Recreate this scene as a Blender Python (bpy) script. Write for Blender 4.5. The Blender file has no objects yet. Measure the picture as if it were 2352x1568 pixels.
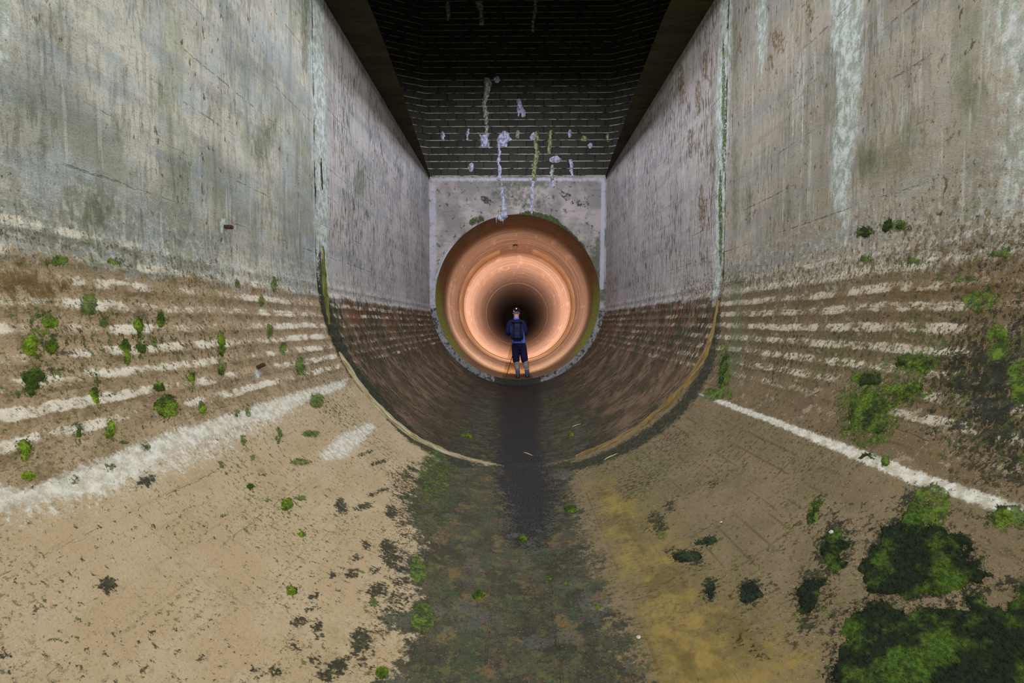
import bpy, bmesh, math, random
import numpy as np
from mathutils import Vector, Matrix, noise as mnoise

random.seed(7); np.random.seed(7)
scene = bpy.context.scene
COL = scene.collection

# ------------------------------------------------------------------ camera
FPX = 1045.0
CAM = Vector((-0.03, 0.0, 1.55))
FWD = Vector((-10/FPX, 1.0, -41/FPX)).normalized()
RGT = FWD.cross(Vector((0, 0, 1))).normalized()
UPV = RGT.cross(FWD).normalized()
cam_data = bpy.data.cameras.new('camera')
cam_data.sensor_width = 36.0
cam_data.lens = FPX/2352*36.0
cam_data.clip_start = 0.05; cam_data.clip_end = 300
cam = bpy.data.objects.new('camera', cam_data); COL.objects.link(cam)
cam.matrix_world = Matrix.Translation(CAM) @ Matrix((RGT, UPV, -FWD)).transposed().to_4x4()
scene.camera = cam

# ------------------------------------------------------------------ world, exposure
world = bpy.data.worlds.new('world'); scene.world = world; world.use_nodes = True
world.node_tree.nodes['Background'].inputs[0].default_value = (0.5, 0.6, 0.8, 1)
world.node_tree.nodes['Background'].inputs[1].default_value = 0.01
vs = scene.view_settings
scene.display_settings.display_device = 'sRGB'
vs.view_transform = 'Standard'; vs.look = 'None'; vs.gamma = 1.0; vs.use_curve_mapping = False
vs.exposure = -0.80
scene.cycles.max_bounces = 8; scene.cycles.diffuse_bounces = 4
scene.cycles.sample_clamp_indirect = 4.0

def aim(o, loc, target):
    o.location = loc
    o.rotation_euler = (Vector(target)-Vector(loc)).to_track_quat('-Z', 'Y').to_euler()

def area(name, loc, target, sx, sy, energy, col, spread=180):
    l = bpy.data.lights.new(name, 'AREA'); l.shape = 'RECTANGLE'; l.size = sx; l.size_y = sy
    l.energy = energy; l.color = col; l.spread = math.radians(spread)
    o = bpy.data.objects.new(name, l); COL.objects.link(o); aim(o, loc, target); return o

def spot(name, loc, target, energy, deg, blend, col, radius=0.1):
    l = bpy.data.lights.new(name, 'SPOT'); l.energy = energy; l.spot_size = math.radians(deg)
    l.spot_blend = blend; l.color = col; l.shadow_soft_size = radius
    o = bpy.data.objects.new(name, l); COL.objects.link(o); aim(o, loc, target); return o

# added fill lights high over the channel, unseen; no lamps hang there
area('overhead_fill_far', (0, 7.6, 7.9), (0, 8.0, 0), 1.6, 2.6, 660, (0.76, 0.80, 1.0))
area('overhead_fill_middle', (0, 4.2, 5.6), (0, 4.6, 0), 1.5, 2.6, 210, (0.90, 0.95, 1.0))
area('overhead_fill_near', (0, 0.6, 4.4), (0, 1.2, 0), 2.4, 2.4, 140, (0.95, 0.99, 0.96))
# the photographer's torches beside the camera
spot('torch_flood', (0.15, -1.6, 2.3), (0, 6, 2.2), 1000, 110, 1.0, (0.94, 0.97, 0.96), 0.35)
spot('torch_beam', (0.2, -1.0, 2.0), (0, 11, 2.6), 2100, 40, 1.0, (0.70, 0.76, 1.0), 0.2)
# warm lamps the standing person points down the tunnel
spot('warm_flood', (-0.118, 12.32, 1.27), (-0.05, 40, 1.9), 600, 168, 0.8, (1.0, 0.86, 0.72), 0.06)
spot('warm_beam', (-0.03, 11.98, 1.90), (-0.02, 40, 2.2), 42000, 46, 1.0, (1.0, 0.83, 0.74), 0.05)

# ------------------------------------------------------------------ dimensions
R = 2.2          # radius of the round channel bottom = half its width
ZT = 5.19        # top of the concrete walls
D = 11.4         # end wall
RT = 2.057       # tunnel radius, centred on (0, R)
YJ = 4.96        # construction joint round the channel
HALF = math.pi*R/2
SMAX = HALF + (ZT-R)
YB = -7.0

def ray(px, py):
    d = FWD + RGT*((px-1176)/FPX) + UPV*((784-py)/FPX)
    return d.normalized()

class Trough:
    @staticmethod
    def P(s, y):
        a = abs(s); sg = 1 if s >= 0 else -1
        if a <= HALF:
            t = a/R
            return Vector((sg*R*math.sin(t), y, R-R*math.cos(t)))
        return Vector((sg*R, y, R+a-HALF))
    @staticmethod
    def N(s, y):
        a = abs(s); sg = 1 if s >= 0 else -1
        if a <= HALF:
            t = a/R
            return Vector((-sg*math.sin(t), 0, math.cos(t)))
        return Vector((-sg, 0, 0))
    @staticmethod
    def hit(px, py):
        d = ray(px, py); o = CAM
        ox, oz = o.x, o.z-R
        A = d.x*d.x+d.z*d.z; B = 2*(ox*d.x+oz*d.z); Cc = ox*ox+oz*oz-R*R
        t = (-B+math.sqrt(max(B*B-4*A*Cc, 0)))/(2*A)
        p = o+d*t
        if p.z < R:
            return (R*math.atan2(p.x, R-p.z), p.y)
        sg = 1 if d.x > 0 else -1
        t = (sg*R-o.x)/d.x; p = o+d*t
        return (sg*(HALF+p.z-R), p.y)

class EndWall:
    @staticmethod
    def P(x, z): return Vector((x, D, z))
    @staticmethod
    def N(x, z): return Vector((0, -1, 0))
    @staticmethod
    def hit(px, py):
        d = ray(px, py); t = (D-CAM.y)/d.y; p = CAM+d*t
        return (p.x, p.z)

BK = 0.30        # batter of the block wall above the end wall (metres back per metre up)
BL = math.sqrt(1+BK*BK)
class Block:
    @staticmethod
    def P(x, v): return Vector((x, D+BK*v/BL, ZT+v/BL))
    @staticmethod
    def N(x, v): return Vector((0, -1/BL, BK/BL))
    @staticmethod
    def hit(px, py):
        d = ray(px, py); n = Vector((0, -1/BL, BK/BL)); p0 = Vector((0, D, ZT))
        t = (p0-CAM).dot(n)/d.dot(n); p = CAM+d*t
        return (p.x, (p.z-ZT)*BL)

class Tunnel:
    @staticmethod
    def P(s, y):
        t = s/RT
        return Vector((RT*math.sin(t), y, R-RT*math.cos(t)))
    @staticmethod
    def N(s, y):
        t = s/RT
        return Vector((-math.sin(t), 0, math.cos(t)))

# ------------------------------------------------------------------ node helpers
def lin(c):
    c = c/255.0
    return c/12.92 if c <= 0.04045 else ((c+0.055)/1.055)**2.4
def C(r, g, b, k=1.0):
    return (min(lin(r)*k, 0.92), min(lin(g)*k, 0.92), min(lin(b)*k, 0.92), 1.0)

class NT:
    def __init__(self, name):
        self.m = bpy.data.materials.new(name); self.m.use_nodes = True
        self.t = self.m.node_tree; self.t.nodes.clear()
        self.out = self.n('ShaderNodeOutputMaterial'); self.b = self.n('ShaderNodeBsdfPrincipled')
        self.t.links.new(self.b.outputs[0], self.out.inputs[0])
        self.b.inputs['Roughness'].default_value = 0.85
        self.b.inputs['Specular IOR Level'].default_value = 0.25
        self._seed = 0.0
    def n(self, k): return self.t.nodes.new(k)
    def put(self, sock, v):
        if isinstance(v, bpy.types.NodeSocket): self.t.links.new(v, sock)
        else: sock.default_value = v
    def uv(self):
        u = self.n('ShaderNodeUVMap'); u.uv_map = 'UVMap'; return u.outputs[0]
    def obj(self):
        return self.n('ShaderNodeTexCoord').outputs['Object']
    def sep(self, v):
        x = self.n('ShaderNodeSeparateXYZ'); self.put(x.inputs[0], v); return x.outputs
    def pos(self): return self.n('ShaderNodeNewGeometry').outputs['Position']
    def attr(self, name):
        a = self.n('ShaderNodeAttribute'); a.attribute_name = name
        s = self.n('ShaderNodeSeparateColor'); self.put(s.inputs[0], a.outputs['Color']); return s.outputs
    def scale(self, v, a, b, c=1.0):
        self._seed += 17.3
        m = self.n('ShaderNodeVectorMath'); m.operation = 'MULTIPLY_ADD'
        self.put(m.inputs[0], v); m.inputs[1].default_value = (a, b, c)
        m.inputs[2].default_value = (self._seed, self._seed*0.7, self._seed*0.3); return m.outputs[0]
    def noise(self, v, a, b=None, detail=4, rough=0.6, dist=0.0, dim='2D', c=1.0):
        if b is None: b = a
        x = self.n('ShaderNodeTexNoise'); x.noise_dimensions = dim
        self.put(x.inputs['Vector'], self.scale(v, a, b, c)); x.inputs['Scale'].default_value = 1
        x.inputs['Detail'].default_value = detail; x.inputs['Roughness'].default_value = rough
        x.inputs['Distortion'].default_value = dist
        return x.outputs[0]
    def vor(self, v, a, b, feature='F1', rnd=1.0):
        x = self.n('ShaderNodeTexVoronoi'); x.voronoi_dimensions = '2D'; x.feature = feature
        self.put(x.inputs['Vector'], self.scale(v, a, b)); x.inputs['Scale'].default_value = 1
        x.inputs['Randomness'].default_value = rnd
        return x.outputs['Distance']
    def m2(self, op, a, b=0.0, clamp=False):
        x = self.n('ShaderNodeMath'); x.operation = op; x.use_clamp = clamp
        self.put(x.inputs[0], a); self.put(x.inputs[1], b); return x.outputs[0]
    def mul(self, a, b): return self.m2('MULTIPLY', a, b)
    def add(self, a, b): return self.m2('ADD', a, b)
    def sub(self, a, b): return self.m2('SUBTRACT', a, b)
    def mx(self, a, b): return self.m2('MAXIMUM', a, b)
    def inv(self, a): return self.m2('SUBTRACT', 1.0, a)
    def step(self, v, lo, hi, to0=0.0, to1=1.0, smooth=True):
        x = self.n('ShaderNodeMapRange'); x.interpolation_type = 'SMOOTHSTEP' if smooth else 'LINEAR'
        self.put(x.inputs['Value'], v)
        if lo <= hi:
            a, b, c, d = lo, hi, to0, to1
        else:
            a, b, c, d = hi, lo, to1, to0
        x.inputs['From Min'].default_value = a; x.inputs['From Max'].default_value = b
        x.inputs['To Min'].default_value = c; x.inputs['To Max'].default_value = d
        return x.outputs['Result']
    def mix(self, f, a, b, mode='MIX'):
        x = self.n('ShaderNodeMix'); x.data_type = 'RGBA'; x.blend_type = mode; x.clamp_factor = True
        self.put(x.inputs[0], f); self.put(x.inputs[6], a); self.put(x.inputs[7], b); return x.outputs[2]
    def brk(self, mask, nz, k=1.5, w=0.12, thr=0.5):
        """a soft mask broken up by a noise into an organic edge"""
        v = self.add(mask, self.mul(self.sub(nz, 0.5), k))
        return self.step(v, thr-w, thr+w)
    def bump(self, h, strength=0.5, dist=0.01, prev=None):
        x = self.n('ShaderNodeBump'); x.inputs['Strength'].default_value = strength
        x.inputs['Distance'].default_value = dist; self.put(x.inputs['Height'], h)
        if prev is not None: self.put(x.inputs['Normal'], prev)
        return x.outputs[0]
    def finish(self, col, rough=None, normal=None):
        self.put(self.b.inputs['Base Color'], col)
        if rough is not None: self.put(self.b.inputs['Roughness'], rough)
        if normal is not None: self.put(self.b.inputs['Normal'], normal)
        return self.m

def plain(name, col, rough=0.7, metal=0.0, var=0.25, sc=30.0, emit=0.0, bump=0.0):
    t = NT(name); o = t.obj()
    n1 = t.noise(o, sc, sc, 4, 0.6, dim='3D', c=sc)
    dark = tuple(c*(1-var) for c in col[:3])+(1,); lite = tuple(min(c*(1+var), .95) for c in col[:3])+(1,)
    c = t.mix(t.step(n1, 0.3, 0.7), dark, lite)
    t.b.inputs['Metallic'].default_value = metal
    if emit:
        t.b.inputs['Emission Color'].default_value = col; t.b.inputs['Emission Strength'].default_value = emit
    return t.finish(c, rough, t.bump(n1, bump, 0.01) if bump else None)

# ------------------------------------------------------------------ mesh helpers
def link(name, me, mat=None, parent=None):
    o = bpy.data.objects.new(name, me); COL.objects.link(o)
    if mat is not None: me.materials.append(mat)
    if parent is not None: o.parent = parent
    return o
def smooth(me):
    me.polygons.foreach_set('use_smooth', np.ones(len(me.polygons), dtype=bool))
def structure(o): o['kind'] = 'structure'; return o
def tag(o, label, cat, group=None, kind=None):
    o['label'] = label; o['category'] = cat
    if group: o['group'] = group
    if kind: o['kind'] = kind
    return o
def empty(name, loc=(0, 0, 0)):
    o = bpy.data.objects.new(name, None); o.empty_display_size = 0.1; o.location = loc; COL.objects.link(o); return o

def grid_mesh(name, co, uvs, nu, nv, attrs=None, flip=False):
    """co (nu*nv,3) row-major [iu*nv+iv]"""
    me = bpy.data.meshes.new(name)
    iu, iv = np.meshgrid(np.arange(nu-1), np.arange(nv-1), indexing='ij')
    a = (iu*nv+iv).ravel(); b = a+nv; c = a+nv+1; d = a+1
    f = np.stack([a, d, c, b] if flip else [a, b, c, d], 1).astype(np.int32)
    me.vertices.add(nu*nv); me.vertices.foreach_set('co', co.astype(np.float32).ravel())
    me.loops.add(f.size); me.loops.foreach_set('vertex_index', f.ravel())
    me.polygons.add(len(f)); me.polygons.foreach_set('loop_start', np.arange(0, f.size, 4, dtype=np.int32))
    me.update(calc_edges=True); me.validate()
    if uvs is not None:
        l = me.uv_layers.new(name='UVMap'); l.data.foreach_set('uv', uvs[f.ravel()].astype(np.float32).ravel())
    for k, v in (attrs or {}).items():
        at = me.attributes.new(k, 'FLOAT_COLOR', 'POINT')
        full = np.ones((len(v), 4), np.float32); full[:, :3] = v
        at.data.foreach_set('color', full.ravel())
    smooth(me); return me

class Paint:
    """soft masks painted in a surface's own coordinates (metres)"""
    def __init__(self, U, V, surf):
        self.U, self.V, self.s = U, V, surf
        self.ch = {}
    def get(self, k):
        if k not in self.ch: self.ch[k] = np.zeros(len(self.U))
        return self.ch[k]
    def _dist(self, pts, closed, idx):
        U, V = self.U[idx], self.V[idx]
        best = np.full(len(U), 1e9); tt = np.zeros(len(U)); n = len(pts)
        for i in range(n if closed else n-1):
            a, b = pts[i], pts[(i+1) % n]
            dx, dy = b[0]-a[0], b[1]-a[1]; L = dx*dx+dy*dy+1e-12
            t = np.clip(((U-a[0])*dx+(V-a[1])*dy)/L, 0, 1)
            d = np.hypot(U-a[0]-t*dx, V-a[1]-t*dy)
            m = d < best; best[m] = d[m]; tt[m] = i+t[m]
        return best, tt
    def _bbox(self, pts, pad):
        p = np.array(pts)
        return np.where((self.U > p[:, 0].min()-pad) & (self.U < p[:, 0].max()+pad) &
                        (self.V > p[:, 1].min()-pad) & (self.V < p[:, 1].max()+pad))[0]
    def poly(self, k, pts, soft=0.06, val=1.0, px=True):
        if px: pts = [self.s.hit(*p) for p in pts]
        idx = self._bbox(pts, soft)
        if not len(idx): return
        d, _ = self._dist(pts, True, idx)
        U, V = self.U[idx], self.V[idx]; inside = np.zeros(len(idx), bool); n = len(pts)
        for i in range(n):
            a, b = pts[i], pts[(i+1) % n]
            if abs(b[1]-a[1]) < 1e-12: continue
            c = ((a[1] > V) != (b[1] > V)) & (U < (b[0]-a[0])*(V-a[1])/(b[1]-a[1])+a[0])
            inside ^= c
        sd = np.where(inside, d, -d)
        m = self.get(k); m[idx] = np.maximum(m[idx], np.clip(0.5+sd/soft, 0, 1)*val)
    def ell(self, k, x, y, rx, ry, ang=0, soft=0.05, val=1.0):
        ca, sa = math.cos(math.radians(ang)), math.sin(math.radians(ang))
        pts = []
        for i in range(16):
            t = i*math.pi/8; ex, ey = rx*math.cos(t), ry*math.sin(t)
            pts.append((x+ex*ca-ey*sa, y+ex*sa+ey*ca))
        self.poly(k, pts, soft, val)
    def line(self, k, pts, w, soft=0.04, val=1.0, px=True):
        """w: half width in metres, one or per point"""
        if px: pts = [self.s.hit(*p) for p in pts]
        ws = np.array(w if hasattr(w, '__len__') else [w]*len(pts), float)
        idx = self._bbox(pts, ws.max()+soft)
        if not len(idx): return
        d, t = self._dist(pts, False, idx)
        wt = np.interp(t, np.arange(len(pts)), ws)
        m = self.get(k); m[idx] = np.maximum(m[idx], np.clip(0.5+(wt-d)/soft, 0, 1)*val)
    def attrs(self, spec):
        z = np.zeros(len(self.U)); out = {}
        for name, ks in spec.items():
            out[name] = np.stack([self.ch.get(k, z) for k in ks], 1)
        return out

M_DARK = plain('dark_concrete', C(50, 44, 36), .9)
def slab(name, x0, x1, y0, y1, z0, z1, mat):
    bm = bmesh.new(); bmesh.ops.create_cube(bm, size=1)
    for v in bm.verts: v.co = (x0+(v.co.x+.5)*(x1-x0), y0+(v.co.y+.5)*(y1-y0), z0+(v.co.z+.5)*(z1-z0))
    me = bpy.data.meshes.new(name); bm.to_mesh(me); bm.free(); return structure(link(name, me, mat))

MASKS = {'m1': ('white', 'moss', 'black'), 'm2': ('ochre', 'algae', 'strip'), 'm3': ('pale', 'stain', 'rust'), 'm4': ('speck', 'dapple', 'wash')}

# ------------------------------------------------------------------ channel material
def mat_channel():
    t = NT('channel_concrete'); uv = t.uv(); S, Y, _ = t.sep(uv)
    Z = t.sep(t.pos())[2]
    m1 = t.attr('m1'); m2 = t.attr('m2'); m3 = t.attr('m3'); m4 = t.attr('m4')
    aS = t.m2('ABSOLUTE', S)
    right = t.step(S, -0.2, 0.2)
    far = t.step(t.add(Y, t.mul(t.sub(t.noise(uv, 3, 3), .5), .25)), YJ-0.06, YJ+0.06)
    big = t.noise(uv, 0.9, 0.9, 3, 0.6); med = t.noise(uv, 3.5, 3.0, 5, 0.62)
    fine = t.noise(uv, 22, 22, 6, 0.7); grit = t.noise(uv, 95, 95, 3, 0.7)
    brkn = t.add(t.mul(t.noise(uv, 9, 10, 6, 0.68), .62), t.mul(t.noise(uv, 38, 42, 4, 0.66), .38)); brkd = t.noise(uv, 9, 26, 8, 0.72)
    brkf = t.add(t.mul(t.noise(uv, 12, 16, 5, 0.68), .45), t.mul(t.noise(uv, 44, 60, 4, 0.68), .55))
    streak = t.noise(uv, 0.7, 9, 5, 0.65); streakf = t.noise(uv, 3.0, 34, 4, 0.65)
    # -- bare upper wall
    base = t.mix(t.step(big, .36, .62), C(142, 142, 130), C(192, 186, 170))
    base = t.mix(t.step(t.noise(uv, 8, 8, 7, .74), .52, .64, 0, .35), base, C(126, 124, 104))
    base = t.mix(t.step(t.noise(uv, 30, 40, 5, .74), .55, .64, 0, .35), base, C(112, 108, 90))
    base = t.mix(t.mul(t.step(med, .45, .68), .65), base, C(158, 166, 164))
    base = t.mix(t.mul(t.step(t.noise(uv, 1.1, 3.4, 4), .5, .66), .45), base, C(128, 134, 104))
    base = t.mix(t.mul(right, .62), base, C(142, 128, 110))
    base = t.mix(t.mul(far, .6), base, C(178, 169, 166))
    base = t.mix(t.mul(t.step(streak, .52, .70), .40), base, C(104, 104, 90))
    base = t.mix(t.mul(t.step(streakf, .56, .72), t.add(.18, t.mul(far, .42))), base, C(74, 68, 58))
    base = t.mix(t.mul(t.step(t.noise(uv, 1.2, 15, 4), .60, .70), .45), base, C(186, 186, 178))
    # form lines, straight along the channel, broken
    fr = t.m2('FRACT', t.mul(t.add(aS, t.mul(t.sub(med, .5), .02)), 1/0.34))
    ln = t.step(t.m2('ABSOLUTE', t.sub(fr, .5)), .014, .03, 1, 0)
    ln = t.mul(ln, t.mul(t.step(t.noise(uv, 2.6, 1.1, 4), .46, .60), t.step(t.noise(uv, 30, 14, 4), .44, .58)))
    base = t.mix(t.mul(ln, .42), base, C(66, 66, 62))
    bandtone = t.step(t.noise(uv, 5.5, 0.35, 2), .5, .66)
    base = t.mix(t.mul(bandtone, .30), base, C(116, 122, 126))
    # rust-brown scabs
    sp = t.step(t.noise(uv, 9, 20, 6, .66), .635, .67)
    sp = t.mul(sp, t.step(t.add(t.noise(uv, 1.3, 1.3, 3), t.mul(right, .06)), .42, .6))
    sp = t.mx(sp, t.mul(t.step(t.noise(uv, 20, 30, 7, .74), .60, .64), t.mul(t.step(t.noise(uv, 1.6, 1.9, 4), .50, .62), t.add(.3, t.mul(right, .6)))))
    base = t.mix(t.mul(sp, .85), base, C(78, 60, 32))
    # -- silted zone below the waterline
    tan = t.mix(right, C(156, 134, 104), C(112, 95, 70))  # right side darker: algae tone, plus dimming to the edge put into the colour
    tan = t.mix(t.mul(t.step(med, .42, .62), .6), tan, t.mix(right, C(138, 118, 88), C(88, 73, 50)))
    tan = t.mix(t.mul(t.step(t.noise(uv, 7, 7, 7, .74), .48, .62), .55), tan, C(104, 86, 58))
    tan = t.mix(t.step(t.noise(uv, 34, 34, 6, .74), .52, .64, 0, .45), tan, C(90, 74, 48))
    tan = t.mix(t.step(t.noise(uv, 9, 9, 7, .74), .55, .66, 0, .4), tan, C(178, 164, 138))
    tan_lo = t.mix(right, C(172, 152, 120), C(118, 102, 76))  # the right bed's dimming is in this colour too, with its algae tone
    tan_lo = t.mix(t.mul(t.step(med, .4, .6), .5), tan_lo, t.mix(right, C(160, 136, 100), C(98, 84, 58)))
    # lighter bed below the pour line
    edge = t.add(aS, t.mul(t.sub(fine, .5), .05))
    lo = t.step(edge, 2.02, 2.10, 1, 0)
    silt = t.mix(lo, tan, tan_lo)
    farc = t.mix(t.step(t.noise(uv, 2.0, 2.6, 5), .40, .62), C(74, 56, 39), C(112, 88, 68))
    farc = t.mix(t.mul(t.step(t.noise(uv, 1.2, 1.4, 3), .45, .62), t.mul(t.step(aS, 2.3, 2.9), .75)), farc, C(106, 64, 34))
    farc = t.mix(t.step(aS, .7, 1.6, .85, 0), farc, C(44, 37, 26))
    silt = t.mix(far, silt, farc)
    # crosswise scrape lines and grid of board marks in the bed
    gr = t.m2('FRACT', t.mul(aS, 1/0.13)); gl = t.step(t.m2('ABSOLUTE', t.sub(gr, .5)), .03, .07, 1, 0)
    gr2 = t.m2('FRACT', t.mul(t.add(Y, t.mul(t.sub(med, .5), .04)), 1/0.42)); gl2 = t.step(t.m2('ABSOLUTE', t.sub(gr2, .5)), .010, .024, 1, 0)
    g = t.mul(t.mx(gl, gl2), t.step(t.noise(uv, 1.7, 1.7, 4), .47, .6))
    silt = t.mix(t.mul(t.mul(g, t.step(aS, 2.9, 2.2)), t.add(.12, t.mul(right, .36))), silt, C(70, 58, 34))
    wl = t.step(t.add(Z, t.add(t.mul(t.sub(med, .5), .22), t.mul(t.sub(brkd, .5), .35))), 1.80, 1.88, 1, 0)
    haze = t.step(t.add(Z, t.mul(t.sub(med, .5), .6)), 1.7, 2.35, 1, 0)
    base = t.mix(t.mul(t.mul(haze, t.step(brkd, .5, .6)), .5), base, C(122, 102, 74))
    base = t.mix(t.mul(t.mul(t.step(Z, 2.6, 1.9), t.step(fine, .52, .6)), .5), base, C(196, 192, 182))
    base = t.mix(wl, base, silt)
    # white dashed board bands in the zone around the waterline
    fb = t.m2('FRACT', t.mul(t.add(aS, t.mul(t.sub(t.noise(uv, 2, 1.5, 2), .5), .035)), 1/0.118))
    band = t.step(t.m2('ABSOLUTE', t.sub(fb, .5)), .08, .42, 1, 0)
    zone = t.mul(t.step(aS, 2.12, 2.35), t.step(aS, 3.45, 3.1))
    gate = t.step(t.add(t.noise(uv, 1.5, 1.0, 3, .6), t.mul(far, -.06)), .44, .58)
    blob = t.noise(uv, 8, 6.5, 3, .6)
    dash = t.mul(t.mul(band, zone), t.mul(t.add(.45, t.mul(gate, .55)), t.step(blob, .36, .58, .35, 1.0)))
    dsh = t.brk(t.mul(dash, 1.02), brkf, 1.6, .20, .52)
    base = t.mix(t.mul(dsh, t.sub(.80, t.add(t.mul(far, .25), t.mul(right, .12)))), base, t.mix(t.step(blob, .4, .65), t.mix(right, C(188, 178, 156), C(170, 158, 134)), t.mix(right, C(218, 208, 188), C(200, 190, 168))))
    shb = t.mul(t.step(t.m2('ABSOLUTE', t.sub(t.m2('FRACT', t.add(fb, .38)), .5)), .07, .13, 1, 0), zone)
    base = t.mix(t.mul(t.mul(shb, t.step(brkn, .46, .6)), .55), base, C(92, 76, 46))
    # dark dash-like growth on the round part (drawn out round the bend)
    dd = t.noise(uv, 7, 21, 4, .6)
    spk = t.mul(t.step(dd, .50, .53), t.mul(wl, t.mul(t.step(t.noise(uv, 1.6, 1.6, 4), .32, .52), far)))
    base = t.mix(t.mul(spk, .92), base, t.mix(t.step(fine, .45, .6), C(34, 32, 20), C(48, 56, 28)))
    near = t.inv(far)
    wsp = t.mul(t.step(t.noise(uv, 5, 32, 6, .72), .53, .565), t.mul(t.inv(wl), t.step(t.noise(uv, 1.0, 1.6, 4), .36, .58)))
    base = t.mix(t.mul(wsp, t.add(.34, t.mul(far, .52))), base, t.mix(right, C(72, 68, 50), C(70, 56, 38)))
    spv = t.mul(t.step(t.noise(uv, 46, 52, 5, .7), .56, .62), t.mul(t.step(Z, 2.3, 1.9), t.step(t.noise(uv, 2.2, 2.2, 5, .65), .42, .62)))
    base = t.mix(t.mul(t.mul(spv, near), .7), base, t.mix(t.step(med, .4, .6), C(66, 58, 30), C(78, 84, 38)))
    spn = t.mul(t.step(t.noise(uv, 20, 26, 7, .75), .57, .62), t.mul(wl, t.step(t.noise(uv, 1.5, 1.5, 4), .46, .62)))
    base = t.mix(t.mul(t.mul(spn, near), t.add(.45, t.mul(right, .4))), base, C(62, 54, 28))
    gsp = t.mul(t.step(t.noise(uv, 15, 22, 7, .7), .60, .64), t.mul(wl, t.step(t.noise(uv, 1.1, 1.1, 3), .50, .62)))
    base = t.mix(t.mul(gsp, .85), base, C(66, 84, 22))
    dap = t.brk(t.mul(m4[1], .60), t.noise(uv, 20, 30, 6, .74), 2.4, .06)
    base = t.mix(t.mul(dap, .92), base, t.mix(t.step(fine, .4, .6), C(84, 74, 46), C(116, 100, 70)))
    wsh = t.brk(m4[2], brkn, 1.3, .3)
    base = t.mix(t.mul(wsh, .6), base, t.mix(med, C(84, 82, 48), C(112, 104, 58)))
    dens = t.add(m4[0], t.mul(t.sub(t.noise(uv, 2.6, 2.6, 4, .6), .5), .9))
    ns = t.noise(uv, 26, 36, 7, .74)
    sk = t.step(t.sub(ns, t.mul(dens, -.20)), .665, .715)
    base = t.mix(t.mul(sk, .9), base, t.mix(t.step(t.noise(uv, 3, 3, 3), .45, .58), C(52, 46, 26), C(66, 74, 30)))
    # aggregate grit
    base = t.mix(t.step(grit, .62, .70, 0, .38), base, C(58, 52, 40))
    base = t.mix(t.mul(t.step(t.noise(uv, 120, 120, 2), .70, .76, 0, .5), wl), base, C(206, 194, 170))
    # -- painted deposits and growth
    base = t.mix(t.mul(t.brk(t.mul(m3[0], .88), t.add(t.mul(t.noise(uv, 3.5, 26, 6, .68), .5), t.mul(t.noise(uv, 14, 18, 6, .74), .5)), 1.7, .26), .85), base,
                 t.mix(t.step(t.noise(uv, 11, 17, 7, .76), .4, .6), C(140, 152, 134), C(198, 204, 200)))
    base = t.mix(t.mul(t.brk(m3[1], brkd, 1.2, .3), .72), base, t.mix(t.step(med, .4, .6), C(70, 76, 56), C(98, 104, 70)))
    base = t.mix(t.mul(t.brk(t.mul(m3[2], .86), t.noise(uv, 16, 26, 7, .74), 2.2, .12), .85), base, t.mix(t.step(fine, .4, .6), C(84, 64, 34), C(112, 88, 52)))
    base = t.mix(t.mul(t.brk(m1[0], brkf, 1.5, .2), .86), base, t.mix(t.step(fine, .35, .65), C(176, 168, 148), C(216, 212, 200)))
    base = t.mix(t.mul(t.brk(m2[0], brkn, 1.1, .3), .8), base, t.mix(t.step(med, .4, .62), C(94, 78, 36), C(146, 122, 60)))
    # wet algae bed, mottled
    al = t.mix(t.step(t.noise(uv, 4, 4, 6, .7), .38, .62), C(38, 37, 22), C(66, 63, 42))
    al = t.mix(t.step(t.noise(uv, 6, 6, 5), .54, .64, 0, .8), al, C(46, 60, 32))
    al = t.mix(t.step(t.noise(uv, 5, 5, 5), .58, .66, 0, .7), al, C(104, 84, 46))
    al = t.mix(t.step(t.noise(uv, 2.4, 2.4, 4), .54, .64, 0, .5), al, C(80, 82, 74))
    al = t.mix(t.step(t.noise(uv, 7, 7, 5), .66, .70, 0, .6), al, C(104, 66, 58))
    al = t.mix(t.step(t.noise(uv, 40, 40, 6, .75), .53, .60, 0, .75), al, C(24, 26, 17))
    al = t.mix(t.step(t.noise(uv, 12, 12, 7, .75), .56, .62, 0, .7), al, C(84, 80, 40))
    al = t.mix(t.step(t.noise(uv, 110, 110, 2), .68, .74, 0, .5), al, C(150, 148, 136))
    alm = t.brk(m2[1], brkn, 2.2, .14); base = t.mix(t.mul(alm, .95), base, al)
    blk = t.mix(t.step(fine, .45, .65), C(32, 34, 24), C(58, 62, 40))
    bm = t.brk(m1[2], brkf, 2.3, .10); base = t.mix(t.mul(bm, .93), base, blk)
    sm = t.brk(m2[2], brkf, 2.6, .16)
    st = t.mix(t.step(t.noise(uv, 60, 60, 3), .45, .65), C(13, 13, 13), C(38, 38, 37))
    st = t.mix(t.step(t.noise(uv, 70, 70, 3, .7), .64, .70, 0, .6), st, C(96, 96, 94))
    base = t.mix(t.mul(sm, .94), base, st)
    mm = t.brk(m1[1], brkf, 2.2, .10)
    mc = t.mix(t.step(fine, .38, .62), C(44, 60, 16), C(90, 112, 26))
    base = t.mix(t.mul(mm, .95), base, mc)
    # the construction joint itself
    yj = t.m2('ABSOLUTE', t.add(t.sub(Y, YJ), t.mul(t.sub(t.noise(uv, 5, 5, 4), .5), .05)))
    base = t.mix(t.mul(t.step(yj, .004, .022, 1, 0), t.step(t.noise(uv, 1.6, .2, 3), .4, .5)), base, C(44, 42, 34))
    wet = t.mx(alm, sm)
    rough = t.sub(.90, t.mul(wet, .22))
    h = t.add(t.add(t.mul(fine, .6), t.mul(grit, .35)), t.add(t.mul(t.mx(mm, bm), .8), t.mul(t.mul(band, zone), .5)))
    h = t.sub(h, t.mul(ln, .5))
    return t.finish(base, rough, t.bump(h, .75, .012))

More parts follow.
